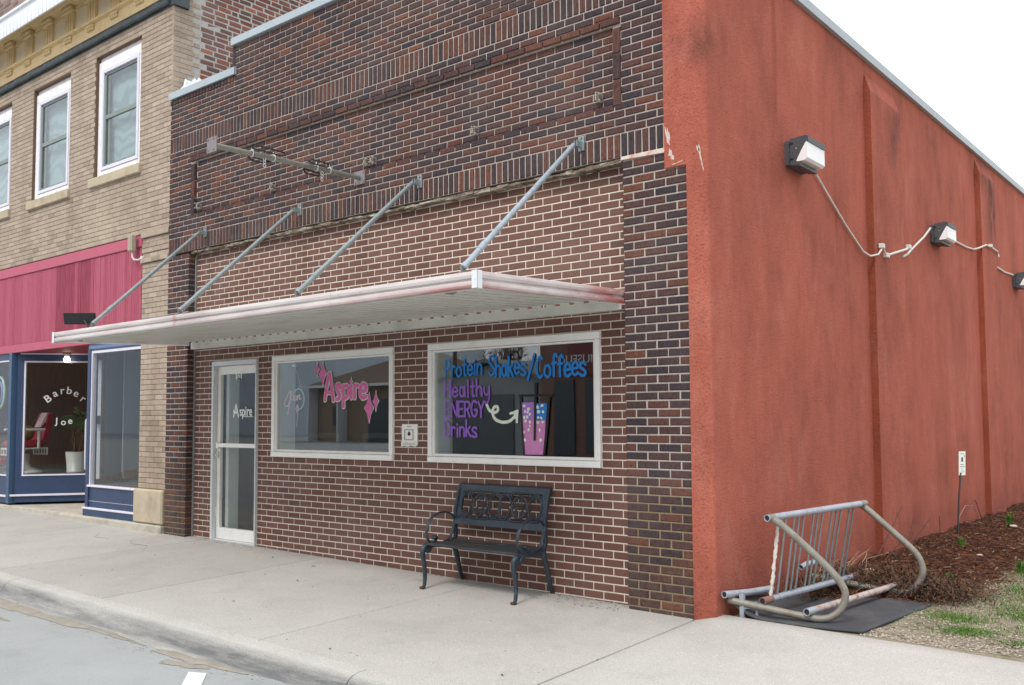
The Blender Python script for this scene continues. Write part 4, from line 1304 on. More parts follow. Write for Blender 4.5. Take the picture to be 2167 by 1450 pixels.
# bar chairs inside behind the left window
def ladder_chair(x, y, lab, rz):
    c = empty('bar_chair', (x, y, .03), lab, 'bar chair', 'slatted bar chairs behind the left window')
    b = MB()
    for s_ in (-1, 1):
        b.hexa([(x + s_ * .21 - .02, y - .02, .03), (x + s_ * .21 + .02, y - .02, .03), (x + s_ * .21 + .02, y + .03, .03), (x + s_ * .21 - .02, y + .03, .03), (x + s_ * .21 - .02, y - .18, 1.30), (x + s_ * .21 + .02, y - .18, 1.30), (x + s_ * .21 + .02, y - .12, 1.30), (x + s_ * .21 - .02, y - .12, 1.30)])
    b.build('back_post', m_black, c)
    for z in (.92, 1.03, 1.14, 1.255):
        b = MB(); yy = y - .02 - .125 * z
        b.box(x - .19, yy, z, x + .19, yy + .02, z + .055); b.build('slat', m_black, c)
    b = MB(); b.box(x - .22, y - .06, .72, x + .22, y + .38, .76, .01); b.build('seat', m_black, c)
    for dx in (-.19, .19):
        b = MB(); b.box(x + dx - .02, y + .32, .03, x + dx + .02, y + .36, .72); b.build('leg', m_black, c)
    c.rotation_euler.z = rz
ladder_chair(.30, .62, 'dark slatted bar chair behind the left window under the neon sign', .25)
ladder_chair(1.22, .66, 'dark slatted bar chair behind the middle of the left shop window', .2)
# table and potted things seen dimly through the door
tb = empty('low_table', (-1.1, 1.6, .03), 'dark low table inside the shop behind the glass door', 'table')
b = MB(); b.box(-1.7, 1.3, .72, -.5, 1.9, .76, .01); b.build('table_top', m_slat, tb)
for x in (-1.62, -.58):
    for y in (1.36, 1.84):
        b = MB(); b.box(x - .03, y - .03, .03, x + .03, y + .03, .72); b.build('leg', m_slat, tb)
m_redpl = plain('red_plastic', '#b0302c', .4)
b = MB(); b.lathe([(.03, .762), (.06, .775), (.03, .80), (.028, .83), (.07, .86), (.095, .91), (.08, .96), (.03, .985)], -1.02, 1.55, 14)
tag(b.build('red_ornament', m_redpl), 'round red ornament on the table behind the glass door', 'ornament')

# ------------------------------------------------------------------ wall pack lamps and conduit on the side wall
def lamp_mesh(y0, zb, lab):
    l = empty('wall_lamp', (SWX, y0, zb), lab, 'wall lamp', 'wall lamps on the stucco side wall')
    X = SWX; y1 = y0 + .40; D = .215; hgt = .235
    b = MB()
    b.box(X - .01, y0 + .01, zb - .01, X + .055, y1 - .01, zb + hgt - .02, .008); b.build('back_box', m_charcoal, l)
    # body: sides slope from the hood front to the lower back
    b = MB()
    zt = zb + hgt
    A = [(X + .057, zb - .012), (X + .145, zb - .028), (X + .145, zb + .002), (X + .105, zb + .02), (X + .205, zt - .055), (X + D + .008, zt - .055), (X + D + .008, zt - .012), (X + D - .01, zt), (X + .057, zt - .012)]
    for ya, yb in ((y0, y0 + .018), (y1 - .018, y1)):
        b.prism([(x, z) for x, z in A], 'y', ya, yb)
    b.hexa([(X + .057, y0 + .018, zt - .034), (X + D - .004, y0 + .018, zt - .028), (X + D - .004, y1 - .018, zt - .028), (X + .057, y1 - .018, zt - .034), (X + .057, y0 + .018, zt - .012), (X + D - .01, y0 + .018, zt), (X + D - .01, y1 - .018, zt), (X + .057, y1 - .018, zt - .012)])
    b.box(X + D - .010, y0 + .018, zt - .058, X + D + .008, y1 - .018, zt - .012)
    b.hexa([(X + .057, y0 + .018, zb - .012), (X + .145, y0 + .018, zb - .028), (X + .145, y1 - .018, zb - .028), (X + .057, y1 - .018, zb - .012), (X + .057, y0 + .018, zb + .005), (X + .145, y0 + .018, zb + .0), (X + .145, y1 - .018, zb + .0), (X + .057, y1 - .018, zb + .005)])
    b.build('housing', m_charcoal, l)
    b = MB()
    pr0 = [(X + .107, zb + .012), (X + .19, zb + .014), (X + .214, zb + .034), (X + .213, zt - .059), (X + .196, zt - .059)]
    b.prism(pr0, 'y', y0 + .0012, y1 - .0012); b.build('lens', m_lens, l)
    b = MB()
    for z in (zb + .035, zb + .175):
        b = MB(); b.box(X + .05, y0 - .006, z, X + .085, y0 + .002, z + .012); b.box(X + .05, y0 - .006, z - .014, X + .058, y0 + .002, z + .001)
        b.build('latch', m_black, l)
    b = MB(); b.tube([(X + .115, y0 + .001, zb + .13), (X + .115, y0 - .003, zb + .13)], .005, 6); b.build('screw', m_alu, l)
    return l
l1 = lamp_mesh(1.31, 3.69, 'wall lamp nearest the street, above the long straight conduit')
l2 = copy_tree(l1, (SWX, 5.70, 3.635), label='second wall lamp, between the two wall buttresses with a curved conduit at its side')
l3 = copy_tree(l1, (SWX, 10.33, 3.555), label='farthest wall lamp, cut off by the right edge of the picture')

def conduit(path, lab, r=.014, boxes=()):
    c = empty('conduit', path[0], lab, 'conduit', 'loose white conduits on the side wall')
    b = MB(); b.tube(path, r, 8); b.build('pipe', m_conduit, c)
    for p in boxes:
        b = MB(); b.box(p[0] - .02, p[1] - .035, p[2] - .025, p[0] + .03, p[1] + .035, p[2] + .025, .005); b.build('coupling', m_conduit, c)
cx = SWX + .022
conduit([(cx + .02, 1.80, 3.83), (cx, 1.95, 3.755), (cx, 2.246, 3.604), (cx, 2.728, 3.367), (cx, 3.20, 3.17), (cx + .03, 3.33, 3.135), (cx + .085, 3.42, 3.16), (cx + .09, 3.50, 3.22), (cx + .085, 3.56, 3.26), (cx + .08, 3.66, 3.20)],
        'long white conduit running down from the nearest wall lamp to the first buttress', .0105, [(cx + .085, 3.52, 3.262)])
conduit([(cx + .08, 3.70, 3.185), (cx + .08, 4.40, 3.35), (cx + .06, 4.50, 3.37)], 'short white conduit stub just past the first buttress ending in a coupling', .014, [(cx + .07, 4.50, 3.39), (cx + .075, 3.70, 3.185)])
conduit([(cx + .07, 4.31, 3.255), (cx + .03, 4.6, 3.33), (cx, 4.9, 3.44), (cx, 5.38, 3.65), (cx, 5.66, 3.80)], 'curved white conduit rising to the second wall lamp', .014)
conduit([(cx, 6.28, 3.80), (cx, 6.9, 3.80), (cx, 7.39, 3.80), (cx, 7.78, 3.825), (cx + .03, 7.98, 3.87), (cx + .085, 8.15, 3.93), (cx + .085, 8.5, 3.94), (cx + .085, 8.85, 3.93), (cx, 9.25, 3.915)], 'white conduit leaving the second wall lamp across the second buttress', .013, [(cx + .085, 8.4, 3.95), (cx, 9.2, 3.92)])
conduit([(cx, 9.0, 3.745), (cx, 9.67, 3.72), (cx, 10.3, 3.745)], 'short sagging white conduit joined to the farthest wall lamp', .014)

# ------------------------------------------------------------------ neighbouring tan brick building
tan = empty('corner_building', (-7, 6, 0), 'two storey tan brick building with ochre cornice over a pink and navy barber shop front', 'brick building')
TY = -.08
UW = [(-4.25, -2.97, 4.94, 6.74), (-6.31, -5.05, 4.92, 6.72), (-8.42, -7.14, 4.92, 6.72), (-10.5, -9.2, 4.92, 6.72)]
b = MB()
backing(b, -13, -2.165, 3.96, 6.95, TY + .005, .25, UW)
b.box(-2.83, TY + .005, .1, -2.165, .25, 3.96)
tw = b.build('tan_brick_wall', m_mort_t, tan)
W3 = Wall(m_tan, .0006, .03)
def tt():
    return min(.999, max(0, R.gauss(.5, .17)))
z = .58; k = 0
while z < 6.93:
    z0 = z; z += H; k += 1
    zc = z0 + H / 2
    off = 0 if k % 2 else BW / 2
    y = TY
    if 3.90 < zc < 4.03 or 3.55 < zc < 3.65: y = TY - .03
    elif 3.70 < zc < 3.80: y = TY - .012
    if zc < 3.99:
        course(W3, -2.83, -2.145, z0, H, off - 2.145, y, .006, tones=tt)
    else:
        holes = [(h[0] - .003, h[1] + .003) for h in UW if h[2] < zc < h[3]]
        for p, q in cut((-9.0, -2.145), holes):
            course(W3, p, q, z0, H, off - 2.145, TY if p < -2.9 and q < -2.9 else y if y != TY and p > -3 else TY, .006, tones=tt)
# return of the tan front onto the side wall, then red common brick
k = 0; z = 5.3
while z < 9.25:
    z0 = z; z += H; k += 1
    ln = .20 if k % 2 else .30
    if 6.05 < z0: ln += .08
    xx = -2.144
    def fl(c): return (xx, c, PI / 2)
    course(W3, TY, TY + ln, z0, H, TY if k % 2 else TY + .1, 0, .006, flip=fl, tones=tt)
W3.emit(tw, 300)
b = MB(); b.box(-2.4, TY + .01, 5.0, -2.152, 20, 9.3)
sw2 = b.build('side_wall', m_mort_r, tan)
W4 = Wall(m_red, .0035, .03)
z = 5.3; k = 0
while z < 9.25:
    z0 = z; z += .074; k += 1
    ln = TY + (.31 if z0 < 6.05 else .39)
    y = ln + R.uniform(0, .1) * (k % 2)
    while y < 7.0:
        wd = R.choice([.2, .2, .21, .19, .11 if k % 5 == 0 else .2])
        W4.add(-2.147 + R.uniform(-.003, .003), y + wd / 2, z0 + .037 + R.uniform(-.003, .003), wd - .015 - R.uniform(0, .006), .058 + R.uniform(-.003, .003), PI / 2)
        y += wd
W4.emit(sw2, 260)

# upper windows
def net_curtain():
    t = NT('pale_net_curtain')
    wv = t.n('ShaderNodeTexWave', wave_type='BANDS', bands_direction='Z')
    wv.inputs['Scale'].default_value = 1.6; wv.inputs['Distortion'].default_value = 14; wv.inputs['Detail'].default_value = 2.5; wv.inputs['Detail Scale'].default_value = .8
    t.l(t.P, wv.inputs['Vector'])
    return t.out(t.ramp(wv.outputs['Fac'], [(.2, lin('#a3aeb3')), (.6, lin('#b9c3c8'))]), .9)
m_blind = net_curtain()
def sash_window(i, x0, x1, z0, z1):
    b = MB(); y0, y1 = TY + .045, TY + .16
    f = .115
    b.box(x0 + .005, y0, z0 + .02, x0 + f, y1, z1 - .07, .006); b.box(x1 - f, y0, z0 + .02, x1 - .005, y1, z1 - .07, .006)
    b.box(x0 + f + .001, y0, z1 - .07 - .135, x1 - f - .001, y1, z1 - .07, .006); b.box(x0 + f + .001, y0, z0 + .02, x1 - f - .001, y1, z0 + .115, .006)
    b.box(x0 + .003, TY + .07, z1 - .068, x1 - .003, y1, z1 + .004)
    f2 = f + .045
    wf = b.build('window', m_wood_white, tan)
    b = MB(); a0, a1, c0, c1 = x0 + f + .002, x1 - f - .002, z0 + .117, z1 - .207
    ys, ye = y0 - .012, y0 + .05
    b.box(a0, ys, c0, a0 + .05, ye, c1, .004); b.box(a1 - .05, ys, c0, a1, ye, c1, .004); b.box(a0 + .051, ys, c1 - .05, a1 - .051, ye, c1, .004); b.box(a0 + .051, ys, c0, a1 - .051, ye, c0 + .05, .004)
    b.build('storm_frame', m_trimw, wf)
    b = MB(); d0, d1, e0, e1 = a0 + .052, a1 - .052, c0 + .052, c1 - .052
    zm = (e0 + e1) / 2 + .04
    ys = y0 + .012
    for q in ((d0, e0, d0 + .035, e1), (d1 - .03, e0, d1, e1), (d0 + .036, e1 - .03, d1 - .031, e1), (d0 + .036, e0, d1 - .031, e0 + .03), (d0 + .036, zm - .03, d1 - .031, zm + .03)):
        b.box(q[0], ys, q[1], q[2], ys + .03, q[3])
    b.box(d0 + .036, ys + .028, e0 + .03, d0 + .085, ys + .045, zm - .031)
    b.build('sash', m_sash, wf)
    b = MB(); b.box(d0 + .03, ys + .012, zm + .02, d1 - .02, ys + .016, e1 - .02); b.build('pane', m_glass_up, wf)
    b = MB(); b.box(d0 + .03, ys + .017, e0 + .02, d1 - .02, ys + .021, zm - .02); b.build('pane', m_glass_up, wf)
    b = MB(); b.box(d0 - .02, ys + .11, e0 - .05, d1 + .02, ys + .115, e1 + .05); b.build('blind', m_blind, wf)
    b = MB(); b.box(x0 - .10, TY - .045, z0 - .125, x1 + .06, TY + .10, z0 + .012, .01); b.build('sill', m_stone, wf)
for i, q in enumerate(UW): sash_window(i, *q)

# ochre metal cornice
b = MB(); b.box(-13, TY - .02, 6.925, -2.10, TY + .2, 7.06); b.tube([(x, TY - .03 - R.uniform(0, .02), 6.99 + R.uniform(-.004, .004)) for x in [-13 + .18 * i for i in range(61)]], .06, 6, flat=(1, .45))
b.build('flashing_strip', m_tar, tan)
b = MB(); b.box(-13, TY - .045, 7.062, -2.09, TY + .2, 7.235); b.build('frieze_base', m_yellow, tan)
b = MB(); b.prism([(TY - .045, 7.236), (TY - .095, 7.25), (TY - .095, 7.285), (TY - .05, 7.30), (TY - .03, 7.30), (TY - .03, 7.236)], 'x', -13, -2.07); b.build('moulding', m_yellow, tan)
b = MB(); b.box(-13, TY - .02, 7.30, -2.10, TY + .2, 7.86); b.build('frieze', m_yellow_l, tan)
b = MB(); b.prism([(TY - .02, 7.70), (TY - .10, 7.72), (TY - .13, 7.76), (TY - .26, 7.79), (TY - .45, 7.80), (TY - .45, 7.83), (TY - .02, 7.86)], 'x', -13, -2.09); b.build('cornice_soffit', m_yellow, tan)
TRX = [-7.147 + .70 * i for i in range(-6, 8)]
for x in TRX:
    if x > -2.3: continue
    b = MB()
    b.box(x - .145, TY - .034, 7.301, x - .07, TY - .021, 7.60); b.box(x - .055, TY - .06, 7.301, x + .005, TY - .021, 7.60); b.box(x + .02, TY - .06, 7.301, x + .08, TY - .021, 7.60); b.box(x + .095, TY - .06, 7.301, x + .15, TY - .021, 7.60)
    tg = b.build('triglyph', m_yellow, tan)
    b = MB(); b.box(x - .16, TY - .085, 7.602, x + .165, TY - .021, 7.655, .008); b.box(x - .145, TY - .105, 7.656, x + .15, TY - .021, 7.70, .006); b.build('cap_block', m_yellow, tg)
    b = MB()
    b.box(x - .10, TY - .075, 7.205, x + .12, TY - .046, 7.232)
    for j in range(4): b.box(x - .095 + j * .055, TY - .075, 7.15, x - .06 + j * .055, TY - .046, 7.204, .006)
    b.build('guttae', m_yellow, tg)
for a in TRX:
    if a + .7 > -2.2: continue
    b = MB(); b.box(a + .19, TY - .045, 7.60, a + .52, TY - .021, 7.64); b.build('panel_mould', m_yellow, tan)
b = MB(); b.prism([(TY - .452, 7.47), (TY - .46, 7.74), (TY - .49, 7.755), (TY - .49, 7.79), (TY - .40, 7.80), (TY - .40, 7.74), (TY - .43, 7.47)], 'x', -13, -2.05)
gut = b.build('cornice_fascia', m_cornice, tan)
b = MB()
for i in range(90):
    x = -13 + .125 * i
    b.box(x, TY - .472 + .012, 7.48, x + .012, TY - .455, 7.735)
b.build('seam_ribs', m_cornice, gut)
b = MB(); b.box(-13, TY + .005, 7.86, -2.152, TY + .3, 9.3)
tp = b.build('parapet_wall', m_mort_d, tan)
W5 = Wall(m_mauve, .001, .03)
for k in range(14):
    course(W5, -9.2, -2.145, 7.95 + k * H, H, 0 if k % 2 else BW / 2, TY, .008)
W5.emit(tp, 120)
b = MB(); b.box(-13, .25, 8.6, -2.4, 20, 8.7); b.build('flat_roof', m_tar, tan)

# stone base block under the tan pier
b = MB(); b.box(-2.865, -.135, .135, -2.152, .1, .575, .02); b.build('base_block', m_stone, tan)
b = MB(); b.box(-4.95, -.15, -.1, -2.15, .25, .128, .015); b.build('concrete_plinth', m_concrete_old, tan)

# ---- pink sign board
def _boards():
    t = NT('sun_bleached_pink_boards')
    c = t.ramp(t.tone(), [(0, lin('#86293f')), (.2, lin('#8e3047')), (.35, lin('#9d4058')), (.7, lin('#a74b62')), (1, lin('#b0586e'))])
    n = t.noise(9, 6, .7, (5, 5, .35))
    c = t.mix(t.fr(n, .35, .7, 0, .25), c, lin('#c98a9a'))
    c = t.mix(t.fr(t.noise(7, 5, .7, (6, 6, .5)), .6, .75, 0, .5), c, lin('#96304a'))
    return t.out(c, .75, t.bump(t.noise(30, 4, .6, (3, 3, .3)), .3, .006), 0, .3)
m_boards = _boards()
m_pinktrim = plain('pink_trim_board', '#b8586f', .6, .08, 4, .1, 50, dirt='#b0546c', dirt_amt=.4, dirt_scale=4)
b = MB(); b.box(-9.6, -.045, 2.57, -2.835, .1, 3.955)
sg = b.build('sign_board', m_pinktrim, tan)
b = MB(); b.box(-9.6, -.085, 3.80, -2.86, -.046, 3.95, .006); b.build('top_trim', m_pinktrim, sg)
b = MB(); b.box(-9.6, -.085, 2.56, -2.84, -.046, 2.685, .006); 
for i in range(22): b.tube([(-9.4 + .33 * i, -.085, 2.60), (-9.4 + .33 * i, -.089, 2.60)], .008, 6)
b.build('bottom_trim', m_pinktrim, sg)
b = MB(); b.box(-2.862, -.075, 2.687, -2.838, -.046, 3.955); b.build('end_trim', m_boards, sg)
x = -9.6
while x < -2.88:
    wd = min(.098, -2.865 - x)
    b = MB()
    xm = x + wd / 2
    dk = (-5.39 < xm < -4.83) or (-4.69 < xm < -4.31)
    b.tone = R.uniform(0, .14) if dk else R.uniform(.42, .9)
    yy = -.068 + R.uniform(-.002, .002)
    b.box(x + .002, yy, 2.687, x + wd / 2 - .0025, -.046, 3.798, .004); b.box(x + wd / 2 - .0024, yy + .006, 2.687, x + wd / 2 + .0024, -.046, 3.798); b.box(x + wd / 2 + .0025, yy, 2.687, x + wd - .003, -.046, 3.798, .004)
    b.build('board', m_boards, sg)
    x += .098

# ---- shop front
zs0, zs1 = .565, 2.46
b = MB(); b.box(-4.32, -.06, 2.49, -2.835, .06, 2.565); b.build('header', m_slate_blue, tan)
b = MB()
b.box(-4.32, -.075, .19, -4.235, .04, 2.488, .004)
b.box(-4.22, -.065, 2.462, -2.84, .03, 2.488)
post = b.build('bay_post', m_navy, tan)
b = MB(); b.box(-4.234, -.062, zs0, -4.205, .0, 2.461); b.box(-4.204, -.062, 2.425, -2.84, .0, 2.4615); b.box(-4.26, -.085, zs0 - .03, -2.84, .0, zs0 - .001, .006); b.build('window_trim', m_trimw, tan)
b = MB(); b.box(-4.204, -.03, zs0, -2.838, -.024, 2.424); b.build('pane', m_glass_1, tan)
b = MB(); b.box(-4.30, -.055, .17, -2.84, .03, zs0 - .032)
bk = b.build('bulkhead', m_navy, tan)
b = MB(); b.box(-4.36, -.098, .222, -2.866, -.056, .25, .005); b.box(-4.29, -.059, .335, -2.867, -.0555, .339); b.build('white_trim', m_trimw, bk)
b = MB(); b.box(-4.355, -.085, .13, -2.868, -.056, .22); b.build('kick_board', m_navy, bk)
# left display window: front part and slanted part
P1 = Vector((-6.86, -.05)); P2 = Vector((-6.12, .86))
dirv = (P2 - P1).normalized(); nrm = Vector((dirv.y, -dirv.x))
def slab(b, s0, s1, off0, off1, z0, z1):
    a = P1 + dirv * s0; c = P1 + dirv * s1
    p = [a + nrm * off0, c + nrm * off0, c + nrm * off1, a + nrm * off1]
    b.hexa([(q.x, q.y, z0) for q in p] + [(q.x, q.y, z1) for q in p])
Lg = (P2 - P1).length
b = MB(); b.box(-6.95, -.09, .16, -6.85, .03, 2.565, .004); b.build('bay_post', m_teal, tan)
b = MB(); slab(b, .06, Lg, .02, -.06, 2.435, 2.565); slab(b, .06, Lg, .02, -.06, .175, .592); slab(b, .062, .16, .021, -.05, .593, 2.434); b.box(-9.6, -.06, .16, -6.951, .03, .592); b.box(-9.6, -.06, 2.45, -6.951, .03, 2.565)
lb_ = b.build('bulkhead', m_navy, tan)
b = MB(); slab(b, .0, Lg, .05, .021, .275, .305); slab(b, .16, Lg, .034, .0, .593, .615); slab(b, .161, .185, .03, -.02, .616, 2.41); slab(b, .161, Lg, .03, -.02, 2.41, 2.434); slab(b, .1, Lg, .03, .021, 2.54, 2.56); b.box(-9.6, -.09, .26, -6.955, -.061, .29); b.box(-9.6, -.08, .593, -6.955, -.02, .612); b.box(-9.6, -.07, 2.43, -6.955, -.02, 2.449)
b.build('white_trim', m_trimw, lb_)
b = MB(); slab(b, .186, Lg, .003, -.003, .616, 2.409); b.build('pane', m_glass_1, tan)
b = MB(); b.box(-9.6, -.04, .613, -6.951, -.034, 2.429); b.build('pane', m_glass_1, tan)
# window lettering on the slanted pane
def on_pane(s, z, off=.008):
    q = P1 + dirv * s + nrm * off
    return (q.x, q.y, z)
ang = math.atan2(dirv.y, dirv.x)
m_sticker = flat('white_window_letters', '#cfd2cf', .6)
for i, ch in enumerate('Barber'):
    t = (i - 2.5) / 2.5
    s = Lg * .66 + t * .235
    text_mesh(ch, .165, m_sticker, 'lettering', tan, on_pane(s, 1.80 + .13 * (1 - t * t) - .02), (PI / 2, t * .6, ang), .001, sx=1.05, offset=.002)
for i, ch in enumerate('Joe'):
    t = i - 1
    text_mesh(ch, .145, m_sticker, 'lettering', tan, on_pane(Lg * .64 + t * .10, 1.40 + .02 * t * t), (PI / 2, 0, ang), .001, sx=1.0, offset=.002)
# recess: floor, soffit, door, return wall
b = MB(); b.box(-7.3, -.10, -.1, -4.33, .92, .135, .01); b.build('entry_step', m_concrete_old, tan)
b = MB(); b.box(-9.6, -.04, 2.566, -4.33, 1.2, 2.60); b.build('entry_soffit', m_soffit, tan)
b = MB(); D0, D1 = -6.10, -5.27
b.box(D0, .86, .135, D0 + .10, .92, 2.565); b.box(D1 - .10, .86, .135, D1, .92, 2.565); b.box(D0 + .101, .86, .135, D1 - .101, .92, .40); b.box(D0 + .101, .86, 2.30, D1 - .101, .92, 2.565); b.box(D0 + .101, .86, 1.30, D1 - .101, .92, 1.42)
bd = b.build('entry_door', m_oak, tan)
b = MB(); b.box(D0 + .09, .887, .39, D1 - .09, .893, 2.31); b.build('pane', m_glass_1, bd)
b = MB(); hx, hy = -6.06, .74
b.tube([(hx + .05, .86, .66), (hx + .01, .78, .65), (hx, hy, .70), (hx, hy, 1.0), (hx, hy, 1.47), (hx + .01, .78, 1.53), (hx + .05, .86, 1.53)], .017, 8); b.build('pull_handle', m_trimw, bd)
Q1 = Vector((-4.31, -.03)); Q2 = Vector((-5.22, .88))
def slab2(b, t0, t1, w_, z0, z1):
    d = (Q2 - Q1).normalized(); nn = Vector((d.y, -d.x)); L_ = (Q2 - Q1).length
    a = Q1 + d * (L_ * t0); c = Q1 + d * (L_ * t1)
    p = [a - nn * w_, c - nn * w_, c + nn * w_, a + nn * w_]
    b.hexa([(q.x, q.y, z0) for q in p] + [(q.x, q.y, z1) for q in p])
b = MB(); slab2(b, .03, .08, .03, .59, 2.45); slab2(b, .30, .39, .035, .135, 2.565); slab2(b, .081, .299, .03, 2.36, 2.56); slab2(b, .081, .299, .03, .40, .62); slab2(b, .081, .299, .03, 1.42, 1.54); slab2(b, .391, 1.0, .04, .40, .66)
rw = b.build('entry_side_window', m_oak, tan)
b = MB(); slab2(b, .03, .299, .032, .135, .399); b.build('bulkhead', m_navy, rw)
b = MB(); slab2(b, .075, .305, .003, .61, 2.37); b.build('pane', m_glass_1, rw)
b = MB(); slab2(b, .245, .285, .036, .621, 2.355); b.build('white_trim', m_trimw, rw)
b = MB(); slab2(b, .391, 1.0, .03, .661, 2.56); b.build('blue_panel', m_bluewall, rw)

# interior of the barber shop
b = MB(); b.prism([(-9.6, .04), (-6.93, .04), (-6.25, .90), (-6.25, 2.0), (-9.6, 2.0)], 'z', .30, .56); b.build('display_floor', m_floor_in, tan)
b = MB(); b.prism([(-4.30, .04), (-2.3, .04), (-2.3, 2.4), (-5.21, 2.4), (-5.21, .95)], 'z', .30, .56); b.build('display_floor', m_floor_in, tan)
b = MB(); b.box(-5.27, .93, .56, -5.22, 2.4, 2.7); b.build('display_back', m_bluewall, tan)
b = MB(); b.box(-2.34, .06, .56, -2.30, 2.4, 2.56); b.build('display_side', m_bluewall, tan)
b = MB(); b.box(-5.218, .935, .56, -5.19, 2.4, .68); b.build('display_trim', m_oak, tan)
b = MB(); b.box(-12, 3.6, 0, -2.3, 3.7, 3.4); b.box(-12, .06, 0, -9.6, 3.6, 3.4); b.build('interior_wall', m_brownwall, tan)
b = MB(); b.box(-12, .93, -.1, -2.3, 3.6, .13); b.build('interior_floor', m_floor_in, tan)
b = MB(); b.box(-12, 1.2, 3.3, -2.3, 3.6, 3.4); b.build('interior_ceiling', m_plaster, tan)
b = MB(); b.box(-13, .1, -.3, -9.6, .2, 3.96); b.box(-13, 19.9, -.3, -2.4, 20, 8.6); b.box(-13, .2, -.3, -12.9, 19.9, 8.6); b.box(-2.4, .26, -.3, -2.3, 19.9, 5.0); b.build('rear_wall', m_mort_t, tan)
b = MB(); b.box(-8.6, 3.56, .9, -7.7, 3.6, 2.3); b.box(-6.9, 3.56, .2, -6.0, 3.6, 2.3); b.build('interior_joinery', m_oak, tan)

# entry ceiling lamp
cl = empty('ceiling_lamp', (-6.25, .5, 2.566), 'lit bare round bulb under the red soffit of the barber shop entry', 'ceiling lamp')
b = MB(); b.lathe([(.0, 2.563), (.06, 2.562), (.065, 2.545), (.04, 2.53), (.035, 2.505), (.0, 2.50)], -6.25, .5, 12); b.build('lamp_holder', m_beige, cl)
b = MB(); b.lathe([(0.0, 2.405), (.03, 2.41), (.05, 2.435), (.052, 2.46), (.036, 2.49), (.03, 2.502), (0, 2.503)], -6.25, .5, 14); b.build('bulb', flat('lit_bulb', '#fff4e2', .5, 4.0), cl)
# beige sensor box on its conduit elbow
sbx = empty('sensor_box', (-2.93, -.1, 3.75), 'beige plastic box on a bent arm at the right end of the pink sign boards', 'sensor box')
b = MB(); b.box(-3.02, -.20, 3.725, -2.92, -.11, 3.965, .02); b.build('housing', m_beige, sbx)
b = MB(); b.tube([(-2.965, -.155, 3.73), (-2.955, -.155, 3.66), (-2.92, -.15, 3.62), (-2.87, -.12, 3.615), (-2.83, -.085, 3.64), (-2.83, -.07, 3.64)], .013, 8); b.tube([(-2.83, -.075, 3.64), (-2.83, -.10, 3.64)], .03, 8); b.build('arm', m_conduit, sbx)

# barber chair, helmet, potted plant, ring sign
def rot_pts(): pass
bcx, bcy, bz = -8.02, .62, .56
bc = empty('barber_chair', (bcx, bcy, bz), 'old red leather barber chair with white enamel base in the left display window', 'barber chair')
m_redl = plain('red_leather', '#a3202c', .45, .1, 4, .05); m_enam = plain('white_enamel', '#d2d2cc', .35, .05, 6, .03)
b = MB(); b.lathe([(.0, .561), (.30, .562), (.31, .59), (.22, .63), (.11, .67), (.08, .75), (.08, .90), (.0, .90)], bcx, bcy, 20); b.build('base', m_enam, bc)
b = MB(); b.box(bcx - .27, bcy - .27, 1.02, bcx + .27, bcy + .25, 1.13, .04); b.build('seat', m_redl, bc)
b = MB()
for y in (bcy - .28, bcy + .25):
    b.box(bcx - .27, y, .985, bcx + .27, y + .02, 1.01); b.box(bcx - .27, y, .88, bcx + .27, y + .02, .90)
    for i in range(6): b.box(bcx - .27 + .104 * i, y, .901, bcx - .25 + .104 * i, y + .02, .984)
b.box(bcx + .25, bcy - .26, .985, bcx + .27, bcy + .25, 1.01); b.box(bcx + .25, bcy - .26, .70, bcx + .27, bcy - .22, .984); b.tube([(bcx + .26, bcy - .25, .70), (bcx + .2, bcy - .2, .64), (bcx + .1, bcy - .1, .68)], .02, 6)
b.build('seat_frame', m_enam, bc)
b = MB(); b.box(bcx - .24, bcy - .23, .70, bcx + .24, bcy - .21, .87); b.box(bcx - .30, bcy - .42, .74, bcx + .05, bcy - .30, .84, .02); b.build('apron', m_redl, bc)
b = MB(); b.hexa([(bcx - .24, bcy + .2, 1.14), (bcx + .24, bcy + .2, 1.14), (bcx + .24, bcy + .28, 1.14), (bcx - .24, bcy + .28, 1.14), (bcx - .2, bcy + .3, 1.60), (bcx + .2, bcy + .3, 1.60), (bcx + .2, bcy + .38, 1.60), (bcx - .2, bcy + .38, 1.60)]); b.build('backrest', m_redl, bc)
for s_ in (-1, 1):
    b = MB(); b.tube([(bcx + s_ * .30, bcy + .1, 1.0), (bcx + s_ * .31, bcy + .1, 1.30)], .025, 8); b.box(bcx + s_ * .31 - .04, bcy - .22, 1.30, bcx + s_ * .31 + .04, bcy + .2, 1.34, .015); b.build('armrest', m_enam, bc)
b = MB(); b.tube([(bcx - .1, bcy - .2, .72), (bcx - .12, bcy - .40, .68)], .015, 6); b.tube([(bcx + .1, bcy - .2, .72), (bcx + .08, bcy - .40, .68)], .015, 6); b.box(bcx - .2, bcy - .46, .66, bcx + .16, bcy - .36, .69); b.build('footrest', m_plate, bc)
b = MB(); b.hexa([(bcx - .05, bcy + .17, 1.36), (bcx + .17, bcy + .17, 1.36), (bcx + .17, bcy + .19, 1.36), (bcx - .05, bcy + .19, 1.36), (bcx - .05, bcy + .285, 1.61), (bcx + .17, bcy + .285, 1.61), (bcx + .17, bcy + .40, 1.61), (bcx - .05, bcy + .40, 1.61)])
tag(b.build('towel', plain('pale_pink_towel', '#d9b9bd', .9, .05, 8, .2)), 'pale pink towel over the back of the barber chair', 'towel')
hm = empty('helmet', (bcx + .08, bcy - .02, 1.13), 'gold football helmet lying on the barber chair seat', 'helmet')
b = MB(); prof = [(.135 * math.sin(PI * i / 12), 1.265 - .135 * math.cos(PI * i / 12)) for i in range(0, 13)]; b.lathe([(max(.001, r), z) for r, z in prof], bcx + .08, bcy - .02, 16); b.build('shell', plain('gold_shell', '#8e7b3c', .3, .05, 5, 0, metal=.4), hm)
b = MB()
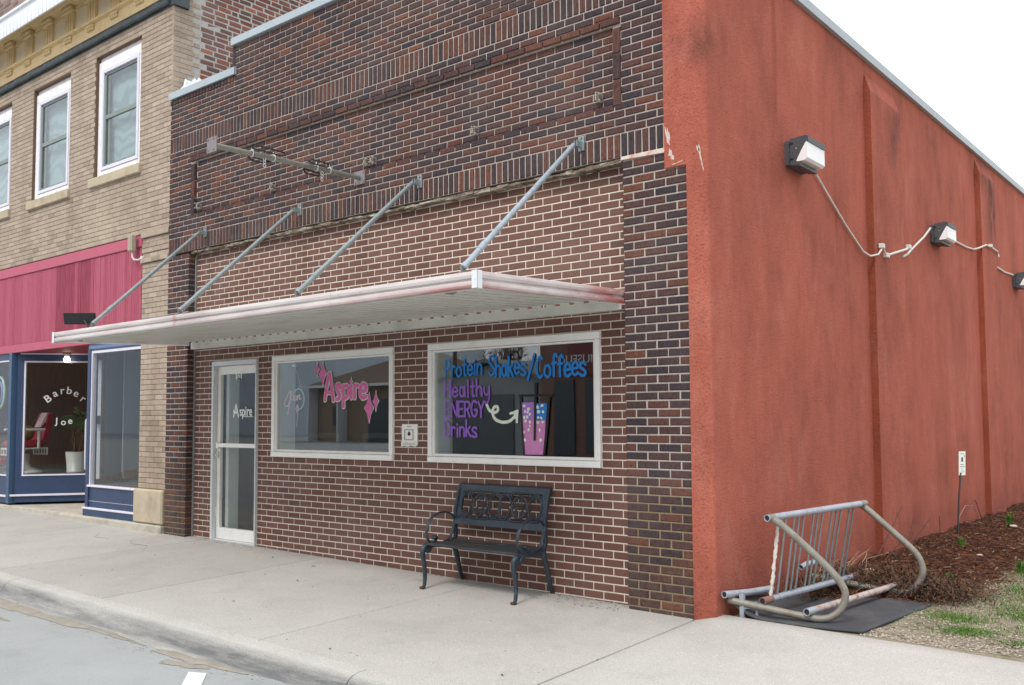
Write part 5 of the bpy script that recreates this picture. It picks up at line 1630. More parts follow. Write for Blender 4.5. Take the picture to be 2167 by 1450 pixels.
for dz in (.08, .04, .0): b.tube([(bcx - .02 - .1 * math.cos(a) * .9 - .03, bcy - .02 + .11 * math.sin(a), 1.16 + dz) for a in [-.9 + .3 * i for i in range(7)]], .008, 5)
b.build('face_guard', m_black, hm)
ppx, ppy = -7.38, 1.22
pp = empty('potted_plant', (ppx, ppy, .56), 'tall leafy plant in a round white pot behind the lettered barber shop window', 'potted plant')
b = MB(); b.lathe([(.0, .561), (.15, .562), (.165, .60), (.155, .605), (.185, .93), (.165, .93), (.16, .88), (0, .88)], ppx, ppy, 20); b.build('pot', m_enam, pp)
b = MB(); rr = random.Random(8)
tops = []
for i in range(7):
    a = rr.uniform(0, 6.28); t_ = (ppx + .1 * math.cos(a) + rr.uniform(-.05, .22), ppy + .1 * math.sin(a), rr.uniform(1.35, 1.65)); tops.append(t_)
    b.tube([(ppx + .05 * math.cos(a), ppy + .05 * math.sin(a), .88), (ppx + .09 * math.cos(a + 1), ppy + .09 * math.sin(a + 1), 1.15), t_], [.018, .014, .01], 6)
b.build('stem', plain('brown_stem', '#6d5234', .8, .2, 20, .3), pp)
b = MB()
for t_ in tops:
    for i in range(9):
        a = rr.uniform(0, 6.28); L_ = rr.uniform(.25, .45); el = rr.uniform(-.2, .9)
        d = Vector((math.cos(a) * math.cos(el), math.sin(a) * math.cos(el), math.sin(el))); s2 = Vector((-math.sin(a), math.cos(a), 0)) * .022
        p0 = Vector(t_); p1 = p0 + d * L_ * .5; p2 = p0 + d * L_ - Vector((0, 0, L_ * .35))
        b.poly([p0, p1 + s2, p2]); b.poly([p0, p2, p1 - s2])
b.build('leaves', plain('dark_green_leaf', '#4d6b3a', .6, .2, 6, 0), pp)
rs = empty('ring_sign', (-8.0, .12, 2.4), 'round green and violet neon ring sign at the far left edge window', 'neon sign')
b = MB(); b.tube([(-7.78 + .20 * math.cos(a), .10, 1.95 + .26 * math.sin(a)) for a in [k * PI / 12 for k in range(25)]], .02, 8); b.build('ring', plain('green_ring', '#a9d8b4', .4, .03, 4, 0), rs)
b = MB(); b.tube([(-7.78 + .12 * math.cos(a), .10, 1.95 + .17 * math.sin(a)) for a in [k * PI / 12 for k in range(25)]], .02, 8); b.build('inner_ring', plain('violet_ring', '#8a86d0', .4, .03, 4, 0), rs)
b = MB(); b.tube([(-7.78, .10, 2.2), (-7.78, .10, 2.44)], .004, 5); b.build('cord', m_black, rs)

# ------------------------------------------------------------------ bench
bench = empty('bench', (3.5, -.28, -.035), 'blue black iron bench with scrolled back panel and slatted seat against the brick wall', 'bench')
BX0, BX1 = 2.985, 4.045
def gz(x, y): return SWZ(x, y)
for x in (BX0, BX1):
    g0 = gz(x, -.5); g1 = gz(x, -.03)
    b = MB(); w_ = 1.0
    b.tube([(x, y, z) for y, z in smooth([(-.545, g0 + .006), (-.525, g0 + .012), (-.505, g0 + .03), (-.497, g0 + .10), (-.505, g0 + .20), (-.525, g0 + .29), (-.52, g0 + .345), (-.49, g0 + .375)])], [.010, .015, .016, .0155] + [.016 + .0007 * i for i in range(18)], 8, flat=(1.0, .85))
    b.tube([(x, y, z) for y, z in smooth([(-.50, g0 + .36), (-.46, g0 + .32), (-.43, g0 + .36), (-.40, g0 + .373)])], .02, 8)
    b.build('leg', m_bench, bench)
    b = MB()
    b.tube([(x, y, z) for y, z in smooth([(.012, g1 + .006), (-.012, g1 + .015), (-.03, g1 + .04), (-.055, g1 + .12), (-.09, g1 + .24), (-.125, g1 + .33), (-.14, g1 + .38)])], [.010, .0145] + [.0145 + .0009 * i for i in range(17)], 8)
    b.build('leg', m_bench, bench)
    for yy, gg in ((-.525, g0), (.0, g1)):
        b = MB(); b.tube([(x - .018, yy - .012, gg + .010), (x + .018, yy - .012, gg + .010)], .013, 8); b.tube([(x - .02, yy + .012, gg + .007), (x + .02, yy + .012, gg + .007)], .008, 6); b.build('foot', m_rustfoot, bench)
    # side rail under the seat, back upright
    b = MB()
    b.tube([(x, y, z) for y, z in smooth([(-.50, .335), (-.40, .335), (-.28, .322), (-.18, .325), (-.125, .35), (-.10, .40), (-.105, .47), (-.105, .55), (-.09, .66), (-.06, .78), (-.035, .845)])], .019, 8, flat=(1.35, .8))
    b.build('side_frame', m_bench, bench)
    b = MB()
    b.tube([(x, y, z) for y, z in smooth([(-.115, .545), (-.16, .585), (-.23, .612), (-.32, .612), (-.40, .585), (-.455, .53), (-.478, .46), (-.468, .395), (-.435, .36), (-.395, .352), (-.365, .365), (-.36, .39)])], .012, 8, flat=(.75, 1.5))
    b.tube([(x, y, z) for y, z in smooth([(-.40, .345), (-.30, .34), (-.20, .36), (-.15, .42), (-.125, .50), (-.115, .545)])], .012, 8, flat=(.75, 1.5))
    b.tube([(x - .022, -.372, .392), (x + .022, -.372, .392)], .021, 10)
    b.build('armrest', m_bench, bench)
for i in range(5):
    b = MB(); y = -.505 + i * .083
    zz = .345 + (.004 if i in (0, 4) else 0) - .004 * math.sin(i * PI / 4)
    b.box(BX0 + .012, y, zz - .011, BX1 - .012, y + .074, zz + .011, .006)
    b.build('seat_slat', m_slat, bench)
# back panel: local (u along x, v up the slope)
Wd, Hb = BX1 - BX0 - .02, .365
org = Vector((BX0 + .01, -.118, .495)); vdir = Vector((0, .085, .355)).normalized(); ndir = Vector((0, -vdir.z, vdir.y))
def bp_(u, v, n=0): return org + Vector((u, 0, 0)) + vdir * v + ndir * n
def panel_box(b, u0, v0, u1, v1, t=.012):
    b.hexa([tuple(p) for p in (bp_(u0, v0, -t), bp_(u1, v0, -t), bp_(u1, v0, t), bp_(u0, v0, t), bp_(u0, v1, -t), bp_(u1, v1, -t), bp_(u1, v1, t), bp_(u0, v1, t))])
b = MB()
panel_box(b, 0, 0, Wd, .062); panel_box(b, 0, Hb - .052, Wd, Hb)
panel_box(b, 0, .0622, .052, Hb - .0522); panel_box(b, Wd - .052, .0622, Wd, Hb - .0522)
b.tube([bp_(-.012, Hb - .002, -.016), bp_(Wd + .012, Hb - .002, -.016)], .021, 10)
for v in (0.0, Hb - .05):
    pass
b.tube([bp_(.056, .066, .012), bp_(Wd - .056, .066, .012), bp_(Wd - .056, Hb - .056, .012), bp_(.056, Hb - .056, .012), bp_(.056, .066, .012)], .005, 5)
bpanel = b.build('back_panel', m_bench, bench)
b = MB()
U0, U1, V0, V1 = .055, Wd - .055, .065, Hb - .055
uw = (U1 - U0) / 2; vc = (V0 + V1) / 2; vh = (V1 - V0)
def scroll(pts, r=.0092, n=.012): b.tube([bp_(u, v, n) for u, v in smooth(pts)], r, 6)
def curl(cu, cv, r0, a0, turns, sgn):
    return [(cu + r0 * (1 - .72 * t / 10) * math.cos(math.radians(a0 + sgn * turns * 36 * t)), cv + r0 * (1 - .72 * t / 10) * math.sin(math.radians(a0 + sgn * turns * 36 * t))) for t in range(11)]
for k in range(2):
    c = U0 + uw * (k + .5)
    scroll(arc(c, vc, .088, .098, 0, 360, 24))
    for sx in (-1, 1):
        # big C each side, opening towards the centre
        A = [(c + sx * (.168 + .075 * math.cos(math.radians(a))), vc + .098 * math.sin(math.radians(a))) for a in range(140, -141, -20)]
        A = [(c + sx * .125, vc + .018), (c + sx * .108, vc + .03), (c + sx * .112, vc + .055)] + A[1:-1] + [(c + sx * .112, vc - .055), (c + sx * .108, vc - .03), (c + sx * .125, vc - .018)]
        scroll(A)
        for sv in (-1, 1):
            scroll([(c + sx * .240, vc + sv * .012), (c + sx * .232, vc + sv * .07), (c + sx * .205, vc + sv * .112), (c + sx * .168, vc + sv * .120), (c + sx * .142, vc + sv * .108), (c + sx * .14, vc + sv * .088), (c + sx * .156, vc + sv * .082)])
            # inner small scrolls
            scroll([(c + sx * .012, vc + sv * .012), (c + sx * .03, vc + sv * .018), (c + sx * .028, vc + sv * .034), (c + sx * .012, vc + sv * .036)], .006)
            scroll([(c + sx * .03, vc + sv * .02), (c + sx * .058, vc + sv * .042), (c + sx * .045, vc + sv * .078), (c + sx * .018, vc + sv * .074), (c + sx * .012, vc + sv * .045)], .006)
    for sv in (-1, 1):
        scroll([(c - .092, vc + sv * .088), (c - .112, vc + sv * .095), (c - .11, vc + sv * .12), (c - .07, vc + sv * .126), (c, vc + sv * .126), (c + .07, vc + sv * .126), (c + .11, vc + sv * .12), (c + .112, vc + sv * .095), (c + .092, vc + sv * .088)])
for k in range(2):
    c = U0 + uw * (k + .5)
    for sx in (-1, 1):
        for sv in (-1, 1):
            q = bp_(c + sx * .156, vc + sv * .082, .004); b.lathe([(.0, q.z - .009), (.009, q.z), (.0, q.z + .009)], q.x, q.y, 6)
            q = bp_(c + sx * .125, vc + sv * .018, .004); b.lathe([(.0, q.z - .011), (.011, q.z), (.0, q.z + .011)], q.x, q.y, 6)
b.build('scrollwork', m_bench, bpanel)

# ------------------------------------------------------------------ bicycle rack and mat
def shade_plug(p, d, r, parent):
    d = Vector(d).normalized(); p = Vector(p)
    q = MB(); q.tube([p + d * r * .35, p + d * r * 1.2], r * .80, 10); q.build('pipe_shade_plug', m_black, parent)  # black plug painted in for the shade inside the open pipe
rack = empty('bicycle_rack', (6.2, .8, -.04), 'weathered grey pipe bicycle rack lying on a black mat beside the stucco wall', 'bicycle rack')
near = [(6.012, .121, .706), (6.069, .141, .673), (6.225, .198, .526), (6.377, .253, .369), (6.451, .281, .278), (6.492, .296, .188), (6.474, .289, .094), (6.424, .271, .028), (6.337, .239, -.008), (6.213, .194, .004), (5.992, .114, .042), (5.80, .045, .076), (5.702, .012, .094)]
far = [(6.184, 1.508, .71), (6.259, 1.52, .658), (6.477, 1.553, .461), (6.601, 1.571, .344), (6.649, 1.579, .259), (6.660, 1.58, .175), (6.629, 1.576, .090), (6.573, 1.567, .028), (6.506, 1.557, -.002), (6.39, 1.539, .002), (6.20, 1.51, .025), (5.95, 1.47, .06), (5.76, 1.44, .08)]
def smooth3(p):
    out = [Vector(p[0])]
    P = [Vector(q) for q in p]
    for i in range(len(P) - 1):
        a, c = P[i], P[i + 1]; pa = P[max(0, i - 1)]; pb = P[min(len(P) - 1, i + 2)]
        for t in (.33, .66, 1):
            h1 = 2 * t ** 3 - 3 * t ** 2 + 1; h2 = t ** 3 - 2 * t ** 2 + t; h3_ = -2 * t ** 3 + 3 * t ** 2; h4 = t ** 3 - t ** 2
            out.append(h1 * a + h2 * .5 * (c - pa) + h3_ * c + h4 * .5 * (pb - a))
    return out
for P in (near, far):
    b = MB(); b.tube(smooth3(P), .0265, 12, hollow=.25); b.build('side_frame', m_pipe_old, rack)
T0, T1 = Vector((6.005, .062, .715)), Vector((6.217, 1.545, .722))
td = (T1 - T0).normalized()
b = MB(); b.tube([T0, T1], .0265, 12, hollow=.2); tr = b.build('top_rail', m_rack_grey, rack); shade_plug(T0, td, .0265, tr)
b = MB(); b.tube([T0 + td * .01, T0 + td * .085], .0278, 12); b.tube([T1 - td * .10, T1 - td * .005], .0278, 12); b.build('weld_sleeve', m_pipe_old, tr)
L0, L1 = Vector((5.943, .085, .098)), Vector((6.062, 1.716, .075))
ld = (L1 - L0).normalized()
b = MB(); b.tube([L0 + ld * .14, L1 - ld * .12], .0265, 12); lr = b.build('lower_rail', m_rack_grey, rack)
b = MB(); b.tube([L0, L0 + ld * .14], .0285, 12, hollow=.2); b.build('pipe_end', m_cap, lr); shade_plug(L0, ld, .0285, lr)
b = MB(); b.tube([L1 - ld * .12, L1], .0285, 12, hollow=.2); b.build('pipe_end', m_cap, lr)
def lerp(a, c, t): return a + (c - a) * t
for f in (.135, .215, .262, .31, .405, .45, .498, .595, .645, .69, .785, .832):
    b = MB(); b.tube([lerp(T0, T1, f + .04), lerp(L0, L1, f)], .009, 6); b.build('bar', m_galv, rack)
b = MB(); m_tape = plain('peeling_white_tape', '#d8d4ce', .8, .1, 30, .4, 60)
a, c = lerp(T0, T1, .11), lerp(L0, L1, .075)
b.tube([a, c], .008, 6); tb_ = b.build('bar', m_galv, rack)
b = MB(); rr = random.Random(4)
b.tube([lerp(a, c, .12 + .87 * i / 26) + Vector((rr.uniform(-.003, .003), rr.uniform(-.003, .003), 0)) for i in range(27)], [rr.choice([.010, .013, .017, .012]) for _ in range(27)], 7); b.build('tape_wrap', m_tape, tb_)
R0, R1 = Vector((6.255, .155, .045)), Vector((6.43, 1.70, .04))
rd = (R1 - R0).normalized()
b = MB(); b.tube([R0 + rd * .10, R1 - rd * .08], .025, 12); br = b.build('base_rail', m_rust, rack)
b = MB(); b.tube([R0, R0 + rd * .12], .028, 12, hollow=.2); b.build('pipe_end', m_rack_grey, br); shade_plug(R0, rd, .028, br)
b = MB(); b.tube([R1 - rd * .09, R1], .028, 12, hollow=.2); b.build('pipe_end', m_cap, br)
K0, K1 = Vector((5.712, -.07, .145)), Vector((5.80, .56, .105))
b = MB(); b.tube([K0, lerp(K0, K1, .5) + Vector((0, 0, -.006)), K1], .0265, 12, hollow=.2); lo = b.build('loose_rail', m_rack_grey, rack); shade_plug(K0, K1 - K0, .0265, lo)
b = MB(); b.box(5.785, .03, -.05, 5.818, .06, .14); b.box(5.885, .09, -.05, 5.90, .105, .085); b.hexa([(5.819, .04, .035), (5.885, .09, .035), (5.885, .102, .035), (5.819, .055, .035), (5.819, .04, .085), (5.885, .09, .085), (5.885, .102, .085), (5.819, .055, .085)]); b.build('post', m_rack_grey, rack)
b = MB(); b.tube([(5.74, 1.28, .17), (5.76, 1.36, .19), (5.82, 1.52, .20)], .026, 10, hollow=.2); b.build('pipe_end', m_rack_grey, rack)

# rubber mat with its near left corner curled up the wall
b = MB(); nu, nv = 18, 14
c00, c10, c11, c01 = Vector((5.685, .02)), Vector((6.675, .125)), Vector((6.78, 1.37)), Vector((5.90, 1.78))
pts = []
for j in range(nv + 1):
    for i in range(nu + 1):
        u, v = i / nu, j / nv
        p = c00 * (1 - u) * (1 - v) + c10 * u * (1 - v) + c11 * u * v + c01 * (1 - u) * v
        lift = .15 * max(0, 1 - u * 3.4) ** 2.0 * max(0, 1 - v * 1.3)
        z = -.030 + lift + .004 * math.sin(u * 7 + v * 5)
        pts.append((p.x, p.y, z))
n = len(pts)
pts += [(x, y, z - .016) for x, y, z in pts]
F = []
q = nu + 1
for j in range(nv):
    for i in range(nu):
        F.append((j * q + i, j * q + i + 1, (j + 1) * q + i + 1, (j + 1) * q + i)); F.append((n + j * q + i, n + (j + 1) * q + i, n + (j + 1) * q + i + 1, n + j * q + i + 1))
for i in range(nu):
    F.append((i, n + i, n + i + 1, i + 1)); k = nv * q + i; F.append((k, k + 1, n + k + 1, n + k))
for j in range(nv):
    F.append((j * q, (j + 1) * q, n + (j + 1) * q, n + j * q)); k = j * q + nu; F.append((k, n + k, n + k + q, k + q))
b.faces(pts, F, True)
tag(b.build('rubber_mat', m_rubber), 'black rubber mat with one corner curled up the wall beneath the bicycle rack', 'mat')

# small sign on a thin stake
ss = empty('stake_sign', (5.85, 5.80, -.04), 'small white notice on a thin leaning black stake in the mulch', 'stake sign')
m_sticker2 = flat('notice_print', '#55605f', .7)
b = MB(); b.tube([(5.85, 5.80, -.08), (5.85, 5.90, .40), (5.85, 6.03, .73)], .011, 6); b.build('stake', m_black, ss)
S0, S1 = Vector((5.845, 5.985, .715)), Vector((5.845, 6.185, 1.005)); e_ = Vector((.10, .14, 0)).normalized()
ax = Vector((0, .13, .99)).normalized()
def sq(u, v, d=0):
    nrm_ = e_.cross(ax).normalized()
    return Vector((5.84, 6.015, .70)) + e_ * u + ax * v + nrm_ * d
def sbox(b, u0, v0, u1, v1, d0, d1):
    b.hexa([tuple(sq(*p)) for p in ((u0, v0, d0), (u1, v0, d0), (u1, v0, d1), (u0, v0, d1), (u0, v1, d0), (u1, v1, d0), (u1, v1, d1), (u0, v1, d1))])
b = MB(); sbox(b, -.012, 0, .085, .30, -.004, .004); b.build('notice_board', m_p_white, ss)
b = MB()
for u0, v0, u1, v1 in ((.01, .265, .065, .272), (.02, .17, .05, .225), (.01, .13, .06, .137), (.005, .105, .07, .112), (.02, .075, .055, .08), (.01, .05, .065, .055), (.02, .03, .05, .034), (.062, .23, .072, .25)):
    sbox(b, u0, v0, u1, v1, .0045, .0055)
b.build('printed_lines', m_sticker2, ss)

# ------------------------------------------------------------------ mulch, dry foliage, grass, weeds, twigs
def mulch_edge(y):
    pts = [(.4, 5.75), (1.0, 5.80), (1.3, 6.35), (1.5, 6.78), (2.2, 6.95), (4.0, 6.93), (12, 7.2), (24, 7.1)]
    for (a, xa), (c, xc) in zip(pts[:-1], pts[1:]):
        if a <= y <= c: return xa + (xc - xa) * (y - a) / (c - a)
    return 5.75 if y < .4 else 7.2
def mulch_h(x, y):
    e = mulch_edge(y)
    if x > e: return -.06
    t = (x - SWX) / max(.05, e - SWX)
    return -.055 + (.058 + .014 * math.sin(y * 4)) * max(0, 1 - max(0, t) ** 2.5) * min(1, max(0, (y - .6) / .9))
def _mulch():
    t = NT('rust_brown_mulch')
    c = t.ramp(t.tone(), [(0, lin('#33241e')), (.3, lin('#4f3327')), (.55, lin('#6a422f')), (.8, lin('#7f553d')), (.92, lin('#94775c')), (1, lin('#b9a68c'))])
    c = t.mix(t.fr(t.noise(40, 4), .4, .7, 0, .5), c, lin('#35231c'))
    return t.out(c, .95, t.bump(t.noise(80, 4), .6, .006), 0, .2)
m_mulch = _mulch()
rr = random.Random(21)
b = MB(); b.tone = .2
ys = [.4 + .1 * i for i in range(117)]
nx = 12
pts = []
for y in ys:
    e = mulch_edge(y) + .06 * math.sin(y * 9) + .04 * math.sin(y * 23)
    for i in range(nx + 1):
        x = SWX - .02 + (e - SWX + .02) * i / nx
        pts.append((x, y, mulch_h(x, y) + rr.uniform(-.012, .012) - (.03 if i == nx else 0)))
for j in range(len(ys) - 1):
    for i in range(nx):
        b.tone = rr.uniform(.0, .45)
        k = j * (nx + 1) + i
        b.f.append((k, k + 1, k + nx + 2, k + nx + 1)); b.t.append(b.tone); b.sm.append(False)
b.v = pts
def chip(b, x, y, z, L_, W_, rr, up=.35):
    a = rr.uniform(0, 6.28); el = rr.uniform(-up, up)
    d = Vector((math.cos(a) * math.cos(el), math.sin(a) * math.cos(el), math.sin(el))) * L_ / 2
    s_ = Vector((-math.sin(a), math.cos(a), rr.uniform(-.6, .6))) * W_ / 2
    c = Vector((x, y, z))
    b.poly([c - d - s_, c + d - s_ * .6, c + d + s_ * .6, c - d + s_])
for i in range(40000):
    y = .7 + 10.3 * rr.random() ** 1.5
    e = mulch_edge(y) + .25 * rr.random() ** 2
    x = SWX + (e - SWX) * rr.random()
    b.tone = min(1, max(0, rr.gauss(.5, .24)))
    chip(b, x, y, mulch_h(min(x, mulch_edge(y)), y) + rr.uniform(.0, .025), rr.uniform(.02, .08), rr.uniform(.003, .010), rr)
b.build('mulch', m_mulch, kind='stuff')
# clump of dead leaves and stems behind the mat
m_dead = plain('dead_foliage', '#5a4334', .95, .3, 20, .3, tone=.5)
b = MB()
for i in range(22000):
    if i % 3 == 0: x, y = rr.gauss(5.95, .16), rr.gauss(1.45, .28)
    elif i % 3 == 1: x, y = rr.gauss(6.55, .24), rr.gauss(1.72, .18)
    else: x, y = rr.gauss(6.2, .3), rr.gauss(1.9, .25)
    if x < SWX + .02 or (x < 6.7 and y < .75) or (x > 6.0 and y < 1.45 and x < 6.72) : continue
    b.tone = rr.random()
    z = -.04 + abs(rr.gauss(0, .07))
    chip(b, x, y, z, rr.uniform(.012, .05), rr.uniform(.003, .013), rr, 1.2)
b.build('dry_foliage', m_dead, kind='stuff')
# straw and leaf litter on the gravel
m_straw = plain('straw_litter', '#9c9180', .95, .2, 20, 0, tone=.35)
b = MB()
for i in range(4500):
    y = .15 + 5 * rr.random() ** 1.6; x = 6.6 + 3 * rr.random()
    b.tone = rr.random(); chip(b, x, y, LZ(x, y) + .006, rr.uniform(.01, .06), rr.uniform(.003, .012), rr, .15)
b.build('straw_litter', m_straw, kind='stuff')
# pebbles
m_peb = plain('pebbles', '#a39a8c', .9, .2, 30, .2, tone=.4)
b = MB()
for i in range(5000):
    y = .12 + 2.6 * rr.random() ** 1.7; x = 6.66 + 2.2 * rr.random(); s_ = rr.uniform(.004, .012); z = LZ(x, y) + s_ * .3
    b.tone = rr.random(); a = rr.uniform(0, 3)
    ca, sa_ = math.cos(a) * s_, math.sin(a) * s_
    b.faces([(x + ca, y + sa_, z), (x - sa_, y + ca, z), (x - ca, y - sa_, z), (x + sa_, y - ca, z), (x, y, z + s_ * .7)], [(0, 1, 4), (1, 2, 4), (2, 3, 4), (3, 0, 4)], True)
b.build('pebbles', m_peb, kind='stuff')
# grass patches
def _grass():
    t = NT('spring_grass')
    c = t.ramp(t.tone(), [(0, lin('#3c5526')), (.45, lin('#557a34')), (.8, lin('#69903f')), (.93, lin('#8a8c55')), (1, lin('#a0956c'))])
    return t.out(c, .8, None, 0, .3)
m_grass = _grass()
def blade(b, x, y, z, h, rr, w_=.003, lean=.5):
    a = rr.uniform(0, 6.28); l = rr.uniform(.1, lean) * h
    dx, dy = math.cos(a), math.sin(a)
    p = Vector((x, y, z)); s_ = Vector((-dy, dx, 0)) * w_
    m_ = p + Vector((dx * l * .35, dy * l * .35, h * .6)); t_ = p + Vector((dx * l, dy * l, h))
    b.poly([p - s_, p + s_, m_ + s_ * .8, m_ - s_ * .8]); b.poly([m_ - s_ * .8, m_ + s_ * .8, t_])
b = MB()
GP = [(7.05, 1.05, .22, .20, 1700), (7.22, .62, .20, .14, 1500), (7.35, 1.6, .3, .3, 900), (7.18, 2.5, .16, .4, 700), (7.45, 3.2, .3, .5, 1700), (7.62, .40, .18, .10, 500), (7.6, .9, .25, .2, 500), (7.0, 2.0, .14, .2, 300), (7.5, 2.3, .3, .3, 700), (7.3, 4.4, .3, .8, 900), (8.0, 1.6, .4, .5, 1800), (7.35, 2.4, .22, .45, 1500), (7.2, 3.9, .2, .5, 1200), (7.5, 1.35, .25, .18, 1300), (7.08, 3.3, .12, .25, 300)]
for cx_, cy_, rx, ry, n in GP:
    for i in range(n):
        x, y = rr.gauss(cx_, rx * .55), rr.gauss(cy_, ry * .55)
        if y < .14: continue
        b.tone = min(1, max(0, rr.gauss(.5, .25)))
        blade(b, x, y, LZ(x, y) - .002, rr.uniform(.008, .030), rr, .0022, .9)
b.build('grass', m_grass, kind='stuff')
# single green tufts in the mulch
for (x, y, h, n, lab) in ((6.20, 6.95, .17, 70, 'upright green grass tuft in the mulch near the far right edge'), (6.17, 4.70, .10, 45, 'small green grass tuft in the mulch in front of the white stake sign'), (6.60, 2.62, .06, 40, 'low green weed at the edge of the mulch bed right of the bicycle rack'), (7.02, 3.45, .13, 80, 'bright green grass tuft at the mulch edge by the right side of the picture')):
    b = MB(); z = mulch_h(x, y)
    for i in range(n):
        b.tone = rr.uniform(.1, .7); blade(b, x + rr.gauss(0, .014), y + rr.gauss(0, .018), z, h * rr.uniform(.6, 1.1), rr, .006, .8)
    tag(b.build('grass_tuft', m_grass), lab, 'grass tuft', 'green tufts along the mulch bed')
# bare stems
m_twig = plain('red_brown_twig', '#5c3b32', .85, .2, 30, .2)
m_twig_p = plain('pale_dry_stem', '#a08a72', .85, .2, 30, .1)
sh = empty('bare_shrub', (5.85, 3.4, -.04), 'leafless shrub of thin red brown stems rising behind the bicycle rack', 'shrub')
for a, c in (((5.80, 3.04, .06), (5.80, 3.835, .48)), ((5.82, 3.90, .06), (5.80, 4.23, .34)), ((5.80, 4.05, .04), (5.80, 4.90, .28)), ((5.80, 4.25, -.06), (5.80, 4.80, .04)), ((5.82, 3.2, .0), (5.9, 3.6, .2))):
    a, c = Vector(a), Vector(c); m_ = lerp(a, c, .5) + Vector((.01, .02, .015))
    b = MB(); b.tube([a, m_, c], [.008, .006, .003], 5)
    for t in (.4, .6, .8):
        p = lerp(a, c, t); b.tube([p, p + Vector((rr.uniform(-.03, .03), rr.uniform(-.05, .05), .04))], [.003, .0015], 4)
    b.build('stem', m_twig, sh)
s2 = empty('dry_weed', (5.80, 7.6, -.04), 'thin dry weed stems against the wall beyond the stake sign', 'weed')
for P in ([(5.80, 7.68, -.04), (5.8, 8.05, .07), (5.80, 8.42, .15)], [(5.80, 6.0, -.04), (5.8, 6.1, .18), (5.8, 6.4, .29), (5.8, 6.8, .26), (5.8, 7.0, .1), (5.8, 7.1, .0)], [(5.8, 6.5, .27), (5.8, 6.9, .33), (5.8, 7.2, .05)], [(5.8, 5.24, -.02), (5.8, 5.22, .26)]):
    b = MB(); b.tube(P, .0045, 5); b.build('stem', m_twig_p if len(P) > 3 else m_twig, s2)
s3 = empty('dry_grass_clump', (5.85, 2.2, -.02), 'pale dry grass stems sticking up behind the rack bars', 'dry grass')
for i in range(9):
    b = MB(); y = 1.2 + .16 * i; b.tube([(5.78 + rr.uniform(0, .1), y, .0), (5.8 + rr.uniform(0, .1), y + .15, rr.uniform(.08, .14)), (5.85 + rr.uniform(-.05, .15), y + .35, rr.uniform(.12, .24))], [.004, .004, .002], 4); b.build('stem', m_twig_p, s3)
# loose stones in the mulch
m_pst = plain('pale_stone', '#c0b6a6', .9, .1, 20, .2)
for x, y, s_, lab in ((5.95, 2.35, .055, 'flat pale stone lying in the mulch behind the rack bars'), (6.28, 6.75, .05, 'pale stone in the mulch below the far grass tuft'), (6.5, 4.1, .035, 'small pale stone in the middle of the mulch bed')):
    b = MB(); z = mulch_h(x, y) + .02
    b.lathe([(.0, z - s_ * .4), (s_ * .8, z - s_ * .25), (s_, z), (s_ * .7, z + s_ * .3), (0, z + s_ * .38)], x, y, 9)
    tag(b.build('loose_stone', m_pst), lab, 'stone')
# dead leaves and bits on the pavement
m_leaf = plain('dead_brown_leaf', '#5b4630', .9, .3, 40, .2)
for x, y in ((2.02, -1.80), (3.86, -2.25), (.52, -.35), (1.30, -.42), (2.7, -.28), (1.75, -.95), (5.2, -2.0)):
    b = MB(); a = rr.uniform(0, 6.28); z = SWZ(x, y) + .004; L_ = rr.uniform(.018, .032)
    d = Vector((math.cos(a), math.sin(a), 0)) * L_; s_ = Vector((-math.sin(a), math.cos(a), 0)) * L_ * .4
    c = Vector((x, y, z))
    b.poly([c - d, c + s_ + Vector((0, 0, .006)), c + d + Vector((0, 0, .004))]); b.poly([c - d, c + d + Vector((0, 0, .004)), c - s_ + Vector((0, 0, .004))])
    tag(b.build('dead_leaf', m_leaf), 'tiny curled brown dead leaf lying on the pale pavement', 'leaf', 'dead leaves on the pavement')
b = MB()
for i in range(900):
    u = rr.random()
    if u < .3: x, y = rr.uniform(3.9, 4.9), -rr.uniform(.0, .25) ** 1
    elif u < .45: x, y = rr.uniform(-1.6, -.2), -rr.uniform(.0, .12)
    elif u < .6: x, y = rr.uniform(-1, 4.8), -.005 - abs(rr.gauss(0, .03))
    elif u < .8: x, y = rr.uniform(-2, 6), -rr.uniform(.1, 2.3)
    else: x, y = rr.uniform(-1.2, 4.2), -2.66 - abs(rr.gauss(0, .06))
    if x > 4.88 and y > -.11: continue
    z = (SWZ(x, y) if y > -2.4 else SWZ(x, -2.4) - .126) + .002
    b.tone = rr.random(); chip(b, x, y, z, rr.uniform(.006, .018), rr.uniform(.004, .008), rr, .2)
b.build('pavement_grit', plain('dark_grit', '#5f574a', .95, .3, 40, 0, tone=.5), kind='stuff')
for P, lab in (([(-1.95, -.62), (-1.7, -.75), (-1.4, -.72), (-1.15, -.9)], 'long thin dry twig lying on the pavement in front of the left brick pier'), ([(-2.9, -.55), (-2.6, -.75), (-2.35, -.7)], 'short dry twig on the pavement in front of the stone base block')):
    b = MB(); b.tube([(x, y, SWZ(x, y) + .003) for x, y in smooth(P)], .0011, 4); tag(b.build('twig', m_twig), lab, 'twig')

